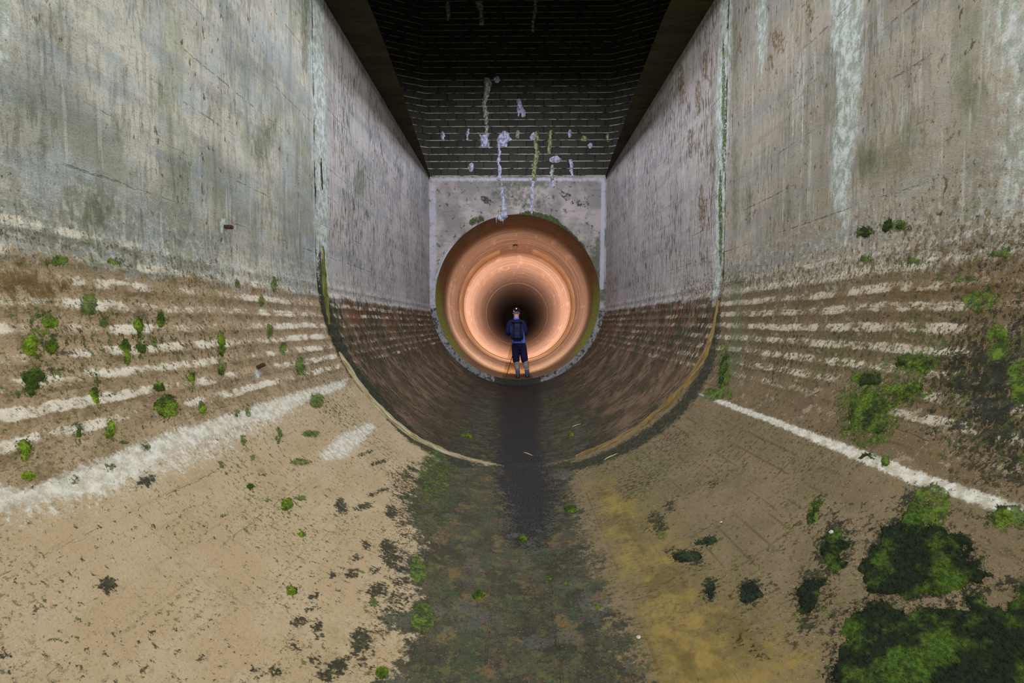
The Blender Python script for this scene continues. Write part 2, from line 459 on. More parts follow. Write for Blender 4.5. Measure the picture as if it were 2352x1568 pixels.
M_CH = mat_channel()

# ------------------------------------------------------------------ the channel: floor and two walls
ys = np.concatenate([np.linspace(YB, 0.6, 16), np.exp(np.arange(math.log(0.68), math.log(D), 0.0066)),
                     np.linspace(YJ-0.12, YJ+0.12, 25), [D]])
ys = np.unique(np.round(ys, 4))

def paint_channel(p):
    a = np.abs(p.U); rt = p.U > 0; low = a < 3.15
    sp = p.get('speck'); sp[:] = np.where(low, np.where(rt, .42, .26), -.4)
    sp[(p.V > YJ) & low] = .30; sp[(p.V > YJ) & low & (a < 2.0)] = .45
    p.poly('speck', [(0, 600), (300, 600), (560, 720), (640, 800), (560, 900), (300, 880), (120, 960), (0, 900)], .5, .55)
    p.poly('speck', [(640, 800), (760, 760), (800, 880), (900, 1000), (940, 1120), (860, 1100), (740, 960), (640, 930)], .4, .55)
    p.poly('speck', [(1640, 680), (1800, 690), (2352, 600), (2420, 900), (2420, 1180), (2100, 1040), (1850, 940), (1640, 880)], .6, .72)
    p.poly('speck', [(2100, 760), (2420, 640), (2420, 1200), (2200, 1100), (2080, 960)], .5, 1.15)
    p.poly('speck', [(1330, 1080), (1560, 950), (1640, 1000), (1500, 1160), (1560, 1300), (1700, 1420), (1900, 1300), (1960, 1400), (1900, 1568), (1480, 1568), (1380, 1300)], .5, .80)
    p.poly('speck', [(1800, 1100), (2100, 1130), (2300, 1230), (2300, 1320), (1960, 1300), (1840, 1250)], .3, .75)
    p.poly('dapple', [(1560, 640), (1690, 600), (1900, 590), (2100, 510), (2420, 420), (2420, 640), (2100, 660), (1800, 690), (1560, 700)], .4, .85)
    p.poly('dapple', [(100, 540), (300, 540), (560, 620), (720, 640), (735, 700), (560, 690), (300, 640), (100, 600)], .3, .62)
    p.poly('wash', [(1310, 1070), (1500, 1000), (1560, 1120), (1700, 1250), (1850, 1400), (1880, 1700), (1500, 1700)], .5, .52)
    p.poly('wash', [(-60, 520), (200, 560), (300, 640), (200, 680), (-60, 700)], .3, .5)
    p.poly('wash', [(2000, 300), (2120, 280), (2140, 420), (2020, 440), (1960, 420), (1965, 330)], .3, .6)
    # pour line: white lime above the bed
    p.poly('white', [(800, 868), (640, 910), (540, 945), (470, 965), (400, 985), (260, 1040), (150, 1085), (60, 1120), (-40, 1110),
                     (-40, 1185), (150, 1150), (250, 1130), (330, 1085), (480, 1012), (560, 978), (640, 962), (700, 925), (790, 892)], .09, .85)
    p.poly('white', [(800, 872), (640, 915), (400, 990), (150, 1090), (-40, 1115), (-40, 1230), (200, 1190), (420, 1110), (560, 1040), (700, 950)], .22, .52)
    p.poly('white', [(150, 1120), (320, 1080), (440, 1060), (450, 1090), (250, 1190), (0, 1260), (-60, 1200)], .25, .42)
    p.poly('white', [(725, 1045), (770, 1000), (850, 962), (868, 985), (800, 1052), (745, 1062)], .12, .68)
    p.poly('white', [(1600, 902), (1623, 904), (1700, 932), (1800, 968), (1900, 1004), (2000, 1040), (2100, 1078), (2200, 1112), (2290, 1140), (2390, 1172),
                     (2390, 1210), (2290, 1178), (2190, 1140), (2090, 1110), (2000, 1070), (1900, 1028), (1800, 984), (1700, 946), (1640, 922)], .04, .92)
    p.poly('white', [(480, 640), (730, 640), (740, 780), (700, 770)], .3, .33)
    # pale mineral washes down the walls
    p.line('pale', [(722, -30), (730, 150), (735, 330), (740, 500), (742, 640), (748, 700)], [.22, .22, .20, .20, .18, .1], .16, .8)
    p.line('pale', [(738, -30), (741, 250), (744, 560)], .06, .06, 1.0)
    p.poly('pale', [(-60, -60), (28, -60), (30, 60), (16, 160), (-60, 190)], .12, .8)
    p.ell('pale', 515, 522, 8, 20, 0, .03, 1.2)
    p.ell('pale', 591, 858, 7, 14, 15, .03, .95)
    p.poly('pale', [(1905, -60), (1992, -60), (1985, 170), (1970, 300), (1955, 420), (1950, 550), (1930, 575), (1915, 470), (1905, 380), (1920, 200), (1905, 80)], .12, .78)
    p.poly('pale', [(2255, -60), (2420, -60), (2420, 540), (2352, 520), (2300, 500), (2273, 437), (2277, 326), (2286, 277), (2286, 214), (2259, 130), (2246, 67)], .2, .62)
    p.poly('pale', [(1730, -60), (1768, -60), (1764, 120), (1752, 190), (1738, 180)], .12, .62)
    p.line('pale', [(1668, -30), (1662, 200), (1656, 420), (1648, 600), (1642, 690)], [.17, .17, .16, .15, .08], .16, .72)
    p.line('pale', [(940, 400), (938, 520)], .05, .05, .6); p.line('pale', [(966, 380), (966, 640)], .06, .05, .75)
    p.line('pale', [(1463, 330), (1462, 540)], .06, .06, .7); p.line('pale', [(1440, 330), (1440, 590)], .05, .05, .6)
    p.line('pale', [(1820, 60), (1822, 360)], .012, .012, .6); p.line('pale', [(1845, 60), (1842, 420)], .01, .01, .7)
    p.poly('pale', [(1090, 1250), (1340, 1250), (1400, 1380), (1330, 1420), (1110, 1400)], .3, .26)
    p.poly('pale', [(2270, 437), (2420, 420), (2420, 470), (2280, 455)], .1, .8)
    # green-grey stains
    for a in [(40, 250, 45, 60), (105, 335, 18, 40), (263, 303, 18, 42), (366, 214, 20, 55), (308, 522, 22, 34), (415, 545, 15, 36),
              (223, 495, 48, 60), (410, 380, 12, 48), (440, 490, 8, 36), (118, 60, 40, 60), (600, 330, 30, 60), (480, 250, 14, 60),
              (1902, 180, 9, 120), (2228, 200, 42, 95), (2222, 60, 26, 60), (1988, 370, 32, 62), (2085, 300, 36, 26), (1810, 470, 14, 44), (2120, 330, 60, 26),
              (1690, 130, 12, 110), (1638, 330, 8, 180), (1688, 420, 10, 120), (700, 60, 14, 120), (2240, 480, 60, 20), (1720, 470, 12, 60), (825, 420, 16, 40)]:
        p.ell('stain', a[0], a[1], a[2], a[3], 0, .18, .62)
    p.line('stain', [(1690, 640), (1692, 760), (1680, 850)], .14, .2, .6)
    # brown scabs and the silted upper left corner
    for a in [(1786, 94, 22, 34), (1772, 143, 8, 26), (1860, 27, 13, 40), (1830, 85, 6, 22), (2098, 130, 11, 8), (1770, 248, 13, 9),
              (1603, 223, 9, 46), (1565, 190, 9, 52), (2183, 317, 26, 16), (1620, 150, 8, 40), (1585, 330, 8, 40), (1612, 480, 10, 60), (1700, 100, 8, 30), (1980, 250, 10, 14)]:
        p.ell('rust', a[0], a[1], a[2], a[3], 0, .08, .62)
    p.poly('rust', [(-60, 580), (60, 590), (120, 620), (180, 640), (140, 720), (40, 690), (-60, 720)], .2, .75)
    p.poly('rust', [(1990, 640), (2200, 600), (2352, 560), (2420, 560), (2420, 740), (2200, 740), (2050, 740)], .3, .5)
    p.poly('rust', [(2090, 420), (2190, 380), (2300, 380), (2352, 420), (2250, 440), (2110, 460)], .2, .45)
    # black growth
    p.poly('black', [(2120, 850), (2200, 780), (2290, 740), (2420, 700), (2420, 1200), (2280, 1110), (2160, 1000)], .4, .60)
    p.poly('black', [(2200, 560), (2420, 500), (2420, 720), (2250, 740)], .4, .36)
    p.line('black', [(735, 585), (742, 660), (762, 745), (800, 832), (880, 930), (960, 1012), (1060, 1062)], [.04, .09, .15, .18, .18, .16, .13], .16, .92)
    p.line('black', [(1645, 720), (1622, 850), (1560, 940), (1450, 1020), (1330, 1068)], [.09, .12, .16, .17, .14], .2, .82)
    for a in [(721, 1368, 14, 12), (893, 1272, 22, 34), (687, 1425, 22, 16), (730, 1442, 12, 24), (827, 1472, 26, 28), (806, 1317, 16, 12), (817, 1280, 14, 9),
              (866, 1353, 26, 16), (632, 1542, 16, 16), (591, 1538, 11, 15), (721, 1512, 18, 10), (676, 1480, 13, 18), (764, 1321, 10, 10), (840, 1251, 10, 13),
              (900, 1174, 16, 16), (836, 1162, 26, 8), (785, 1162, 14, 22), (860, 1310, 12, 10), (250, 1345, 20, 18), (335, 1105, 26, 14), (715, 1400, 20, 8),
              (760, 1540, 40, 22), (800, 1510, 26, 12), (870, 1130, 30, 6), (840, 1040, 20, 5), (868, 1062, 22, 6), (880, 1215, 10, 5), (20, 1500, 16, 12), (465, 1510, 14, 8), (525, 1475, 14, 8)]:
        p.ell('black', a[0], a[1], a[2]*1.1, a[3]*1.1, -20, .05, .66)
    p.poly('black', [(880, 1080), (960, 1050), (950, 1250), (960, 1380), (900, 1450), (860, 1540), (760, 1568), (830, 1450), (880, 1330), (905, 1200)], .16, .45)
    for a in [(1580, 1279, 40, 14), (1623, 1242, 28, 10), (1630, 1353, 16, 26), (1722, 1359, 26, 30), (1864, 1368, 36, 40), (1850, 1430, 30, 26), (1700, 1470, 26, 12),
              (1510, 1200, 26, 30), (1540, 1160, 20, 14), (1750, 1510, 10, 30), (1640, 1110, 20, 8)]:
        p.ell('black', a[0], a[1], a[2], a[3], -30, .10, .60)
    # ochre film either side of the bed
    p.poly('ochre', [(1320, 1090), (1360, 1250), (1440, 1450), (1480, 1568), (1520, 1900), (1900, 1900), (1920, 1500), (1830, 1400), (1700, 1330), (1560, 1220), (1450, 1100)], .5, .60)
    p.poly('ochre', [(1470, 1400), (1700, 1440), (1760, 1568), (1760, 1900), (1500, 1900)], .4, .85)
    p.poly('ochre', [(690, 1390), (900, 1340), (960, 1480), (950, 1900), (560, 1900), (640, 1500)], .4, .40)
    # wet algae bed and the black strip down the middle
    p.poly('algae', [(1010, 1035), (950, 1080), (925, 1140), (930, 1200), (960, 1240), (930, 1300), (940, 1370), (890, 1400), (870, 1440), (930, 1460), (900, 1510), (840, 1580), (800, 1900),
                     (1540, 1900), (1490, 1568), (1440, 1450), (1390, 1330), (1345, 1230), (1312, 1120), (1320, 1050)], .34, .95)
    p.poly('algae', [(1090, 880), (1300, 880), (1400, 1000), (1320, 1060), (1040, 1050), (1020, 990)], .5, .55)
    p.poly('strip', [(1146, 880), (1242, 880), (1246, 1000), (1258, 1070), (1285, 1130), (1275, 1190), (1230, 1260), (1175, 1245), (1152, 1150), (1137, 1080), (1138, 1000)], .40, .95)
    # moss
    for a in [(203, 701, 24, 30, .62), (239, 739, 14, 16, .6), (629, 652, 8, 20, .6), (728, 920, 18, 20, .6), (690, 1143, 16, 8, .6), (507, 1181, 14, 6, .62), (560, 1011, 8, 14, .62), (580, 1051, 6, 12, .62),
              (509, 1067, 8, 10, .62), (603, 1089, 12, 6, .62), (574, 1116, 9, 5, .62), (545, 949, 7, 12, .62), (569, 942, 8, 16, .6), (714, 996, 24, 10, .6), (640, 1000, 10, 20, .6), (690, 1060, 30, 10, .5),
              (254, 1074, 20, 8, .62), (335, 1027, 12, 14, .62), (288, 1018, 9, 6, .62), (170, 1102, 9, 14, .62), (464, 935, 8, 16, .62), (620, 760, 9, 18, .6), (650, 800, 10, 16, .6), (600, 690, 8, 16, .6),
              (130, 600, 30, 14, .6), (270, 600, 24, 12, .55), (90, 770, 40, 60, .42), (355, 786, 9, 14, .64), (690, 840, 14, 24, .55), (545, 650, 8, 12, .55),
              (1310, 1170, 12, 7, .72), (1201, 1238, 10, 9, .7), (878, 1546, 16, 14, .75), (693, 1225, 8, 7, .7), (672, 1357, 10, 9, .66), (657, 1158, 14, 13, .72), (860, 1385, 14, 10, .6),
              (960, 1310, 26, 36, .5), (970, 1420, 30, 40, .5), (1000, 1090, 40, 60, .40), (1100, 1368, 10, 8, .62), (1260, 1330, 12, 8, .6), (1300, 1340, 10, 7, .6), (1374, 1390, 12, 9, .55), (1062, 1000, 6, 4, .65), (1312, 997, 5, 4, .65),
              (1660, 860, 12, 40, .62), (1640, 905, 26, 16, .6), (1676, 905, 8, 12, .62), (1870, 1174, 10, 34, .66), (2105, 835, 40, 30, .55), (1988, 872, 28, 18, .62), (2250, 690, 50, 30, .5), (2290, 785, 30, 50, .55),
              (1990, 530, 18, 8, .6), (2055, 520, 22, 9, .62), (2160, 490, 14, 8, .6), (1990, 595, 18, 10, .58), (2100, 600, 60, 10, .5), (2300, 580, 40, 14, .55), (2200, 640, 60, 10, .5), (2140, 1160, 50, 60, .5),
              (2350, 880, 40, 60, .5), (2330, 1180, 40, 22, .62), (1662, 240, 5, 160, .45), (1655, 500, 5, 120, .5), (1520, 1230, 20, 12, .45), (2010, 1050, 18, 8, .5)]:
        p.ell('moss', a[0], a[1], a[2], a[3], 0, .035, a[4]+.1)
    for a in [(382, 933, 27, 25), (78, 875, 21, 34), (222, 902, 12, 50), (181, 991, 15, 28), (252, 993, 15, 28), (56, 1033, 13, 28), (67, 790, 20, 28), (118, 790, 12, 26), (118, 741, 20, 18),
              (319, 750, 12, 32), (328, 803, 14, 18), (292, 810, 10, 30), (368, 730, 8, 26), (508, 790, 9, 32), (508, 846, 9, 18), (439, 872, 9, 28), (364, 889, 14, 14), (464, 938, 10, 18),
              (1994, 946, 60, 70), (2074, 896, 60, 36), (1988, 872, 36, 24), (2105, 835, 54, 24), (2325, 1186, 54, 30), (2055, 521, 34, 16), (1990, 532, 26, 12), (1662, 850, 14, 54)]:
        p.ell('moss', a[0], a[1], a[2]*1.35, a[3]*1.25, 0, .05, .48)
    for a in [(1917, 1258, 54, 80), (1870, 1176, 20, 50), (1864, 1366, 56, 66), (1630, 1353, 26, 40), (1580, 1279, 56, 20), (1722, 1359, 42, 40), (2120, 1290, 150, 100), (2110, 1160, 60, 50)]:
        p.ell('black', a[0], a[1], a[2], a[3], 20, .09, .52)
    p.line('black', [(1905, 1568), (1910, 1470), (1925, 1405), (1990, 1375), (2100, 1392), (2240, 1366), (2330, 1330)], .03, .09, .6)
    p.poly('moss', [(900, 1080), (1060, 1060), (1070, 1200), (980, 1260), (930, 1220)], .3, .36)

def relief(co, N, S, Y):
    out = np.zeros(len(S))
    for i in range(len(S)):
        if Y[i] > 0.3:
            out[i] = 0.006*mnoise.noise((S[i]*2.2, Y[i]*2.2, 3.1))+0.0035*mnoise.noise((S[i]*7, Y[i]*7, 9.0))
    d = np.abs(Y-YJ)
    out -= 0.022*np.clip(1-d/0.03, 0, 1)
    # low board ridges below the waterline
    a = np.abs(S)
    z = np.clip((a-2.2)/.2, 0, 1)*np.clip((3.3-a)/.2, 0, 1)
    out += z*0.004*np.sin(2*math.pi*a/0.118)
    out[Y > D-0.02] = 0; out *= np.clip((D-Y)/0.2, 0, 1)
    return co+N*out[:, None]

def channel_piece(name, s0, s1, n):
    ss = np.linspace(s0, s1, n); nv = len(ys)
    S = np.repeat(ss, nv); Y = np.tile(ys, n)
    a = np.abs(S); sg = np.where(S >= 0, 1, -1); t = np.minimum(a, HALF)/R
    curved = a <= HALF+1e-9
    X = np.where(curved, sg*R*np.sin(t), sg*R); Zc = np.where(curved, R-R*np.cos(t), R+a-HALF)
    Nx = np.where(curved, -sg*np.sin(t), -sg); Nz = np.where(curved, np.cos(t), 0)
    co = np.stack([X, Y, Zc], 1); N = np.stack([Nx, np.zeros_like(Nx), Nz], 1)
    co = relief(co, N, S, Y)
    p = Paint(S, Y, Trough); paint_channel(p)
    me = grid_mesh(name, co, np.stack([S, Y], 1), n, nv, p.attrs(MASKS))
    return structure(link(name, me, M_CH))
channel_piece('floor', -HALF, HALF, 300)
channel_piece('wall_left', -SMAX, -HALF, 110)
channel_piece('wall_right', HALF, SMAX, 110)

# ------------------------------------------------------------------ end wall with the round opening
def mat_end():
    t = NT('end_wall_concrete'); uv = t.uv(); m1 = t.attr('m1'); m2 = t.attr('m2'); m3 = t.attr('m3')
    med = t.noise(uv, 3, 3, 5, .62); fine = t.noise(uv, 18, 18, 6, .7); brkn = t.noise(uv, 9, 8, 8, .72)
    base = t.mix(t.step(t.noise(uv, 1.2, 1.2, 3), .36, .62), C(134, 126, 116), C(172, 160, 148))
    base = t.mix(t.step(med, .48, .66, 0, .55), base, C(126, 126, 124))
    base = t.mix(t.step(t.noise(uv, 7, 6, 7, .74), .60, .635, 0, .8), base, C(66, 60, 46))
    base = t.mix(t.step(t.noise(uv, 2, 14, 4), .55, .7, 0, .3), base, C(98, 92, 80))
    base = t.mix(t.mul(t.brk(m3[1], brkn, 1.3, .25), .8), base, C(70, 76, 54))
    base = t.mix(t.mul(t.brk(m3[0], brkn, 1.2, .25), .8), base, C(182, 180, 186))
    base = t.mix(t.mul(t.brk(m1[2], brkn, 1.6, .1), .9), base, C(44, 44, 32))
    base = t.mix(t.mul(t.brk(m1[1], brkn, 1.3, .14), .95), base, t.mix(t.step(fine, .4, .6), C(36, 50, 18), C(70, 86, 34)))
    return t.finish(base, .85, t.bump(fine, .6, .012))
def end_wall():
    # rows from the tunnel lip outwards to the U-shaped outline
    n, m = 240, 40; pts = []
    for i in range(n+1):
        t = -math.pi+2*math.pi*i/n          # angle from straight down
        dx, dz = math.sin(t), -math.cos(t)
        ix, iz = RT*dx, R+RT*dz
        if dz <= 0: ox, oz = R*dx, R+R*dz
        else:
            k = min(R/max(abs(dx), 1e-6), (ZT-R)/dz); ox, oz = dx*k, R+dz*k
        for j in range(m+1):
            f = j/m; pts.append((ix+(ox-ix)*f, iz+(oz-iz)*f))
    P2 = np.array(pts); p = Paint(P2[:, 0], P2[:, 1], EndWall)
    p.line('moss', [(1170, 505), (1215, 497), (1265, 510), (1300, 540), (1330, 570), (1352, 612), (1366, 650)], [.08, .16, .16, .17, .16, .12, .06], .12, .85)
    p.line('moss', [(1085, 510), (1105, 503)], .1, .1, .7)
    p.line('stain', [(1150, 415), (1240, 415)], .25, .3, .7); p.line('stain', [(1390, 540), (1365, 600), (1380, 680)], .2, .25, .7)
    p.line('stain', [(1150, 440), (1240, 470)], .3, .3, .5); p.line('stain', [(1000, 640), (1030, 580), (1070, 535)], .06, .08, .7)
    p.line('pale', [(1000, 640), (1030, 575), (1080, 530), (1150, 510)], .035, .05, .9)
    p.line('pale', [(990, 412), (1390, 412)], .05, .08, .7); p.line('pale', [(1386, 420), (1382, 660)], .06, .06, .8)
    p.line('pale', [(994, 430), (994, 700)], .1, .1, .6)
    p.line('pale', [(1000, 700), (1010, 760), (1050, 820), (1100, 862), (1150, 885)], .12, .08, .5)
    a_ = np.arctan2(np.abs(P2[:, 0]), R-P2[:, 1]); bk = p.get('black'); lowr = (a_ < 1.45) & (np.hypot(P2[:, 0], P2[:, 1]-R) < R+.01)
    bk[lowr] = np.maximum(bk[lowr], np.where(a_[lowr] < .28, .95, .44)); stn = p.get('stain'); stn[lowr] = .55
    p.line('pale', [(1378, 700), (1366, 760), (1326, 825), (1276, 865), (1230, 885)], .12, .08, .5)
    p.line('black', [(1110, 455), (1125, 465)], .1, .1, .6); p.line('black', [(1290, 445), (1340, 475)], .12, .15, .5)
    co = np.stack([P2[:, 0], np.full(len(P2), D), P2[:, 1]], 1)
    me = grid_mesh('wall_end', co, P2, n+1, m+1, p.attrs(MASKS), flip=True)
    return structure(link('wall_end', me, mat_end()))
end_wall()

# ------------------------------------------------------------------ round tunnel
def mat_tunnel():
    t = NT('tunnel_concrete'); uv = t.uv(); S, Y, _ = t.sep(uv); aS = t.m2('ABSOLUTE', S)
    ring = t.noise(uv, .25, 7, 5, .7); ringf = t.noise(uv, .5, 26, 3, .6); med = t.noise(uv, 1.5, .8, 5, .6)
    fine = t.noise(uv, 14, 14, 5, .7)
    base = t.mix(t.step(ring, .36, .64), C(150, 122, 104), C(188, 160, 140))
    base = t.mix(t.step(ringf, .56, .70, 0, .55), base, C(112, 78, 58))
    base = t.mix(t.step(med, .5, .68, 0, .5), base, C(176, 128, 108))
    base = t.mix(t.step(t.noise(uv, 3, .5, 4), .60, .68, 0, .5), base, C(202, 172, 148))
    # the first ring by the mouth: brown crown, green flanks
    mouth = t.step(t.add(Y, t.mul(t.sub(med, .5), .5)), 12.9, 13.7, 1, 0)
    base = t.mix(t.mul(mouth, .8), base, t.mix(t.step(med, .4, .6), C(122, 90, 56), C(98, 80, 56)))
    fl = t.mul(t.step(aS, 1.3, 2.0), t.step(aS, 3.9, 3.2)); gm = t.step(t.add(Y, t.mul(t.sub(fine, .5), .5)), 12.3, 12.75, 1, 0)
    base = t.mix(t.mul(t.mul(fl, gm), .85), base, t.mix(t.step(fine, .4, .6), C(104, 116, 44), C(140, 156, 56)))
    # wet ochre bed
    bed = t.step(t.add(aS, t.mul(t.sub(fine, .5), .06)), .36, .42, 1, 0)
    base = t.mix(t.mul(bed, .85), base, t.mix(t.step(t.noise(uv, 8, 5, 5), .42, .6), C(84, 60, 26), C(146, 108, 52)))
    base = t.mix(t.mul(t.step(t.add(Y, t.mul(t.sub(fine, .5), .2)), 12.2, 12.3, 1, 0), bed), base, C(40, 38, 32))
    base = t.mix(t.step(t.add(aS, t.mul(t.sub(med, .5), .7)), .3, 1.2, .35, 0), base, C(132, 92, 56))
    return t.finish(base, .8, t.bump(t.add(ring, fine), .4, .015))
tun_ys = np.concatenate([np.linspace(D, 20, 180), np.exp(np.linspace(math.log(20.05), math.log(82), 240))])
def tunnel_profile(y):
    r = RT
    for k, (c, w, h) in enumerate([(15.35, .10, .022), (15.62, .05, .016), (15.1, .04, .01), (14.75, .05, .008), (18.6, .06, .014)]):
        r = r-h*np.clip(1-np.abs(y-c)/w, 0, 1)
    for c in (20.9, 23.3, 25.7, 28.1, 32.9, 35.3, 40, 45, 50):
        r = r+0.02*np.clip(1-np.abs(y-c)/.09, 0, 1)
    r = r+0.11*np.clip(1-np.abs(y-30.5)/.22, 0, 1)
    return r
n = 181; ts = np.linspace(-math.pi, math.pi, n); nv = len(tun_ys)
T = np.repeat(ts, nv); Yt = np.tile(tun_ys, n); rr = tunnel_profile(Yt)
me = grid_mesh('wall_tunnel', np.stack([rr*np.sin(T), Yt, R-rr*np.cos(T)], 1), np.stack([T*RT, Yt], 1), n, nv)
tunnel = structure(link('wall_tunnel', me, mat_tunnel()))
slab('wall_tunnel_cap', -3, 3, 81.9, 82.3, -1, 5.5, M_DARK)  # added cap, keeps the sky from showing at the dark tunnel end
# raised lining ring inside, open at the crown
def ring_band(y0, y1, a0, a1, th, mat):
    n = 140; prof = [(y0, 0.0), (y0+.03, th), (y1-.03, th), (y1, 0.0)]
    co = []
    for i in range(n):
        t = a0+(a1-a0)*i/(n-1); k = 1 if 0 < i < n-1 else 0
        for y, h in prof:
            r = RT+.01-(h+.01*(h > 0))*k; co.append((r*math.sin(t), y, R-r*math.cos(t)))
    co = np.array(co); uvs = np.stack([np.repeat(np.linspace(a0, a1, n)*RT, 4), co[:, 1]], 1)
    return link('lining_ring', grid_mesh('lining_ring', co, uvs, n, 4), mat, tunnel)
def mat_ring():
    t = NT('ring_concrete'); uv = t.uv()
    b = t.mix(t.step(t.noise(uv, 1, 9, 5), .4, .62), C(188, 150, 112), C(214, 182, 146))
    return t.finish(b, .75, t.bump(t.noise(uv, 14, 14, 5), .3, .01))
M_RING = mat_ring()
ring_band(16.2, 17.3, -math.pi+0.30, math.pi-0.26, .035, M_RING)

# ------------------------------------------------------------------ block-built shaft above
def mat_block():
    t = NT('dark_block_wall'); uv = t.uv()
    b = t.n('ShaderNodeTexBrick'); t.put(b.inputs['Vector'], uv)
    b.inputs['Scale'].default_value = 1.0; b.inputs['Brick Width'].default_value = 0.42; b.inputs['Row Height'].default_value = 0.205
    b.inputs['Mortar Size'].default_value = 0.012; b.inputs['Mortar Smooth'].default_value = .2
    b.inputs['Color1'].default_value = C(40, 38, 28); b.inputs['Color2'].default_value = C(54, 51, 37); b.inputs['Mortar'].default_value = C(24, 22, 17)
    fine = t.noise(uv, 12, 12, 6, .7)
    col = t.mix(t.step(fine, .5, .7, 0, .6), b.outputs['Color'], C(48, 48, 34))
    V = t.sep(uv)[1]
    # a pale lime bead along the upper edge of each bed joint
    fr = t.m2('FRACT', t.mul(t.add(V, t.mul(t.sub(t.noise(uv, 6, 6, 3), .5), .012)), 1/0.205))
    bead = t.step(t.m2('ABSOLUTE', t.sub(fr, .07)), .03, .085, 1, 0)
    bead = t.mul(bead, t.step(t.noise(uv, 4, 9, 6, .7), .36, .58))
    col = t.mix(t.mul(bead, .85), col, C(176, 168, 150))
    dots = t.mul(t.step(t.noise(uv, 30, 30, 5, .7), .64, .70), t.step(t.noise(uv, 1.3, 1.3, 3), .46, .62))
    col = t.mix(t.mul(dots, .6), col, C(112, 106, 84))
    h = t.sub(t.mul(fine, .4), t.mul(b.outputs['Fac'], 1.2))
    return t.finish(col, .8, t.bump(h, .8, .03))
M_BLK = mat_block()
VT = 8.0
def quad_wall(name, p00, p10, p11, p01, w0, w1, h):
    """a bilinear grid wall; uv in metres along the courses"""
    nu, nv = 24, 24; co = []; uvs = []
    for i in range(nu):
        for j in range(nv):
            f, g = i/(nu-1), j/(nv-1)
            a = p00.lerp(p10, f); b = p01.lerp(p11, f); co.append(a.lerp(b, g)); uvs.append((w0+(w1-w0)*f, h*g))
    me = grid_mesh(name, np.array(co), np.array(uvs), nu, nv, flip=True)
    return structure(link(name, me, M_BLK))
def bt(x, v): return Block.P(x, v)
XB, XT_ = 2.2, 2.2+0.085*VT
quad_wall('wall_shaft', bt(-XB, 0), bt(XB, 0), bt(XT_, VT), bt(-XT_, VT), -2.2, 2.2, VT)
SP = 0.42     # splay of the shaft's side faces
for sg, nm in ((-1, 'wall_shaft_left'), (1, 'wall_shaft_right')):
    a0, a1 = bt(sg*XB, 0), bt(sg*XT_, VT)
    b0 = Vector((sg*5.0, a0.y-(5.0-XB)*SP, a0.z)); b1 = Vector((sg*5.6, a1.y-(5.6-XT_)*SP, a1.z))
    if sg < 0: quad_wall(nm, b0, a0, a1, b1, -5.3, -2.2, VT)
    else: quad_wall(nm, a0, b0, b1, a1, 2.2, 5.3, VT)
    c0 = Vector((sg*5.0, YB, ZT)); c1 = Vector((sg*5.6, YB, a1.z))
    quad_wall('wall_chamber_left' if sg < 0 else 'wall_chamber_right', *( (c0, b0, b1, c1) if sg < 0 else (b0, c0, c1, b1)), 0, 17, VT)

# dark ledge over each wall top, with a curved inner edge
M_SOF = None
def mat_soffit():
    t = NT('dark_ledge'); o = t.obj()
    n1 = t.noise(o, 1.5, 6, 5, .65, dim='3D', c=2)
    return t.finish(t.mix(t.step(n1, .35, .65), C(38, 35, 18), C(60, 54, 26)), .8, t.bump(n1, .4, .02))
M_SOF = mat_soffit()
def ledge(name, sg):
    prof = [(YB, 1.66), (3.0, 1.66), (5.1, 1.71), (5.65, 1.72), (6.95, 1.80), (7.9, 1.88), (8.85, 1.96), (9.9, 2.04), (10.93, 2.12), (11.45, 2.17), (12.3, 2.2)]
    bm = bmesh.new(); rows = []
    yy = np.linspace(YB, 12.0, 60)
    xi = np.interp(yy, [a for a, b in prof], [b for a, b in prof])
    for y, x in zip(yy, xi):
        rows.append([bm.verts.new((sg*(5.6), y, ZT)), bm.verts.new((sg*x, y, ZT)), bm.verts.new((sg*(x+.5), y, ZT+.22)), bm.verts.new((sg*5.6, y, ZT+.22))])
    for a, b in zip(rows, rows[1:]):
        for k in range(4): bm.faces.new((a[k], a[(k+1) % 4], b[(k+1) % 4], b[k]))
    bm.faces.new(rows[0]); bm.faces.new(rows[-1][::-1])
    bmesh.ops.recalc_face_normals(bm, faces=bm.faces)
    me = bpy.data.meshes.new(name); bm.to_mesh(me); bm.free()
    return structure(link(name, me, M_SOF))
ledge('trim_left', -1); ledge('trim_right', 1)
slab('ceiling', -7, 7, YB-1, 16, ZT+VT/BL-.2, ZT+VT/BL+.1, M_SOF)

# ================================================================== things on the surfaces
def fbm(u, v, sc, seed=0.0, o=3):
    return mnoise.fractal((u*sc+seed, v*sc+seed*1.7, seed), 1.0, 2.0, o)

def poly_sd(pts, u, v):
    best = 1e9; ins = False; n = len(pts)
    for i in range(n):
        a, b = pts[i], pts[(i+1) % n]
        dx, dy = b[0]-a[0], b[1]-a[1]; L = dx*dx+dy*dy+1e-12
        t = min(max(((u-a[0])*dx+(v-a[1])*dy)/L, 0), 1)
        best = min(best, math.hypot(u-a[0]-t*dx, v-a[1]-t*dy))
        if (a[1] > v) != (b[1] > v) and u < (b[0]-a[0])*(v-a[1])/(b[1]-a[1])+a[0]: ins = not ins
    return best if ins else -best

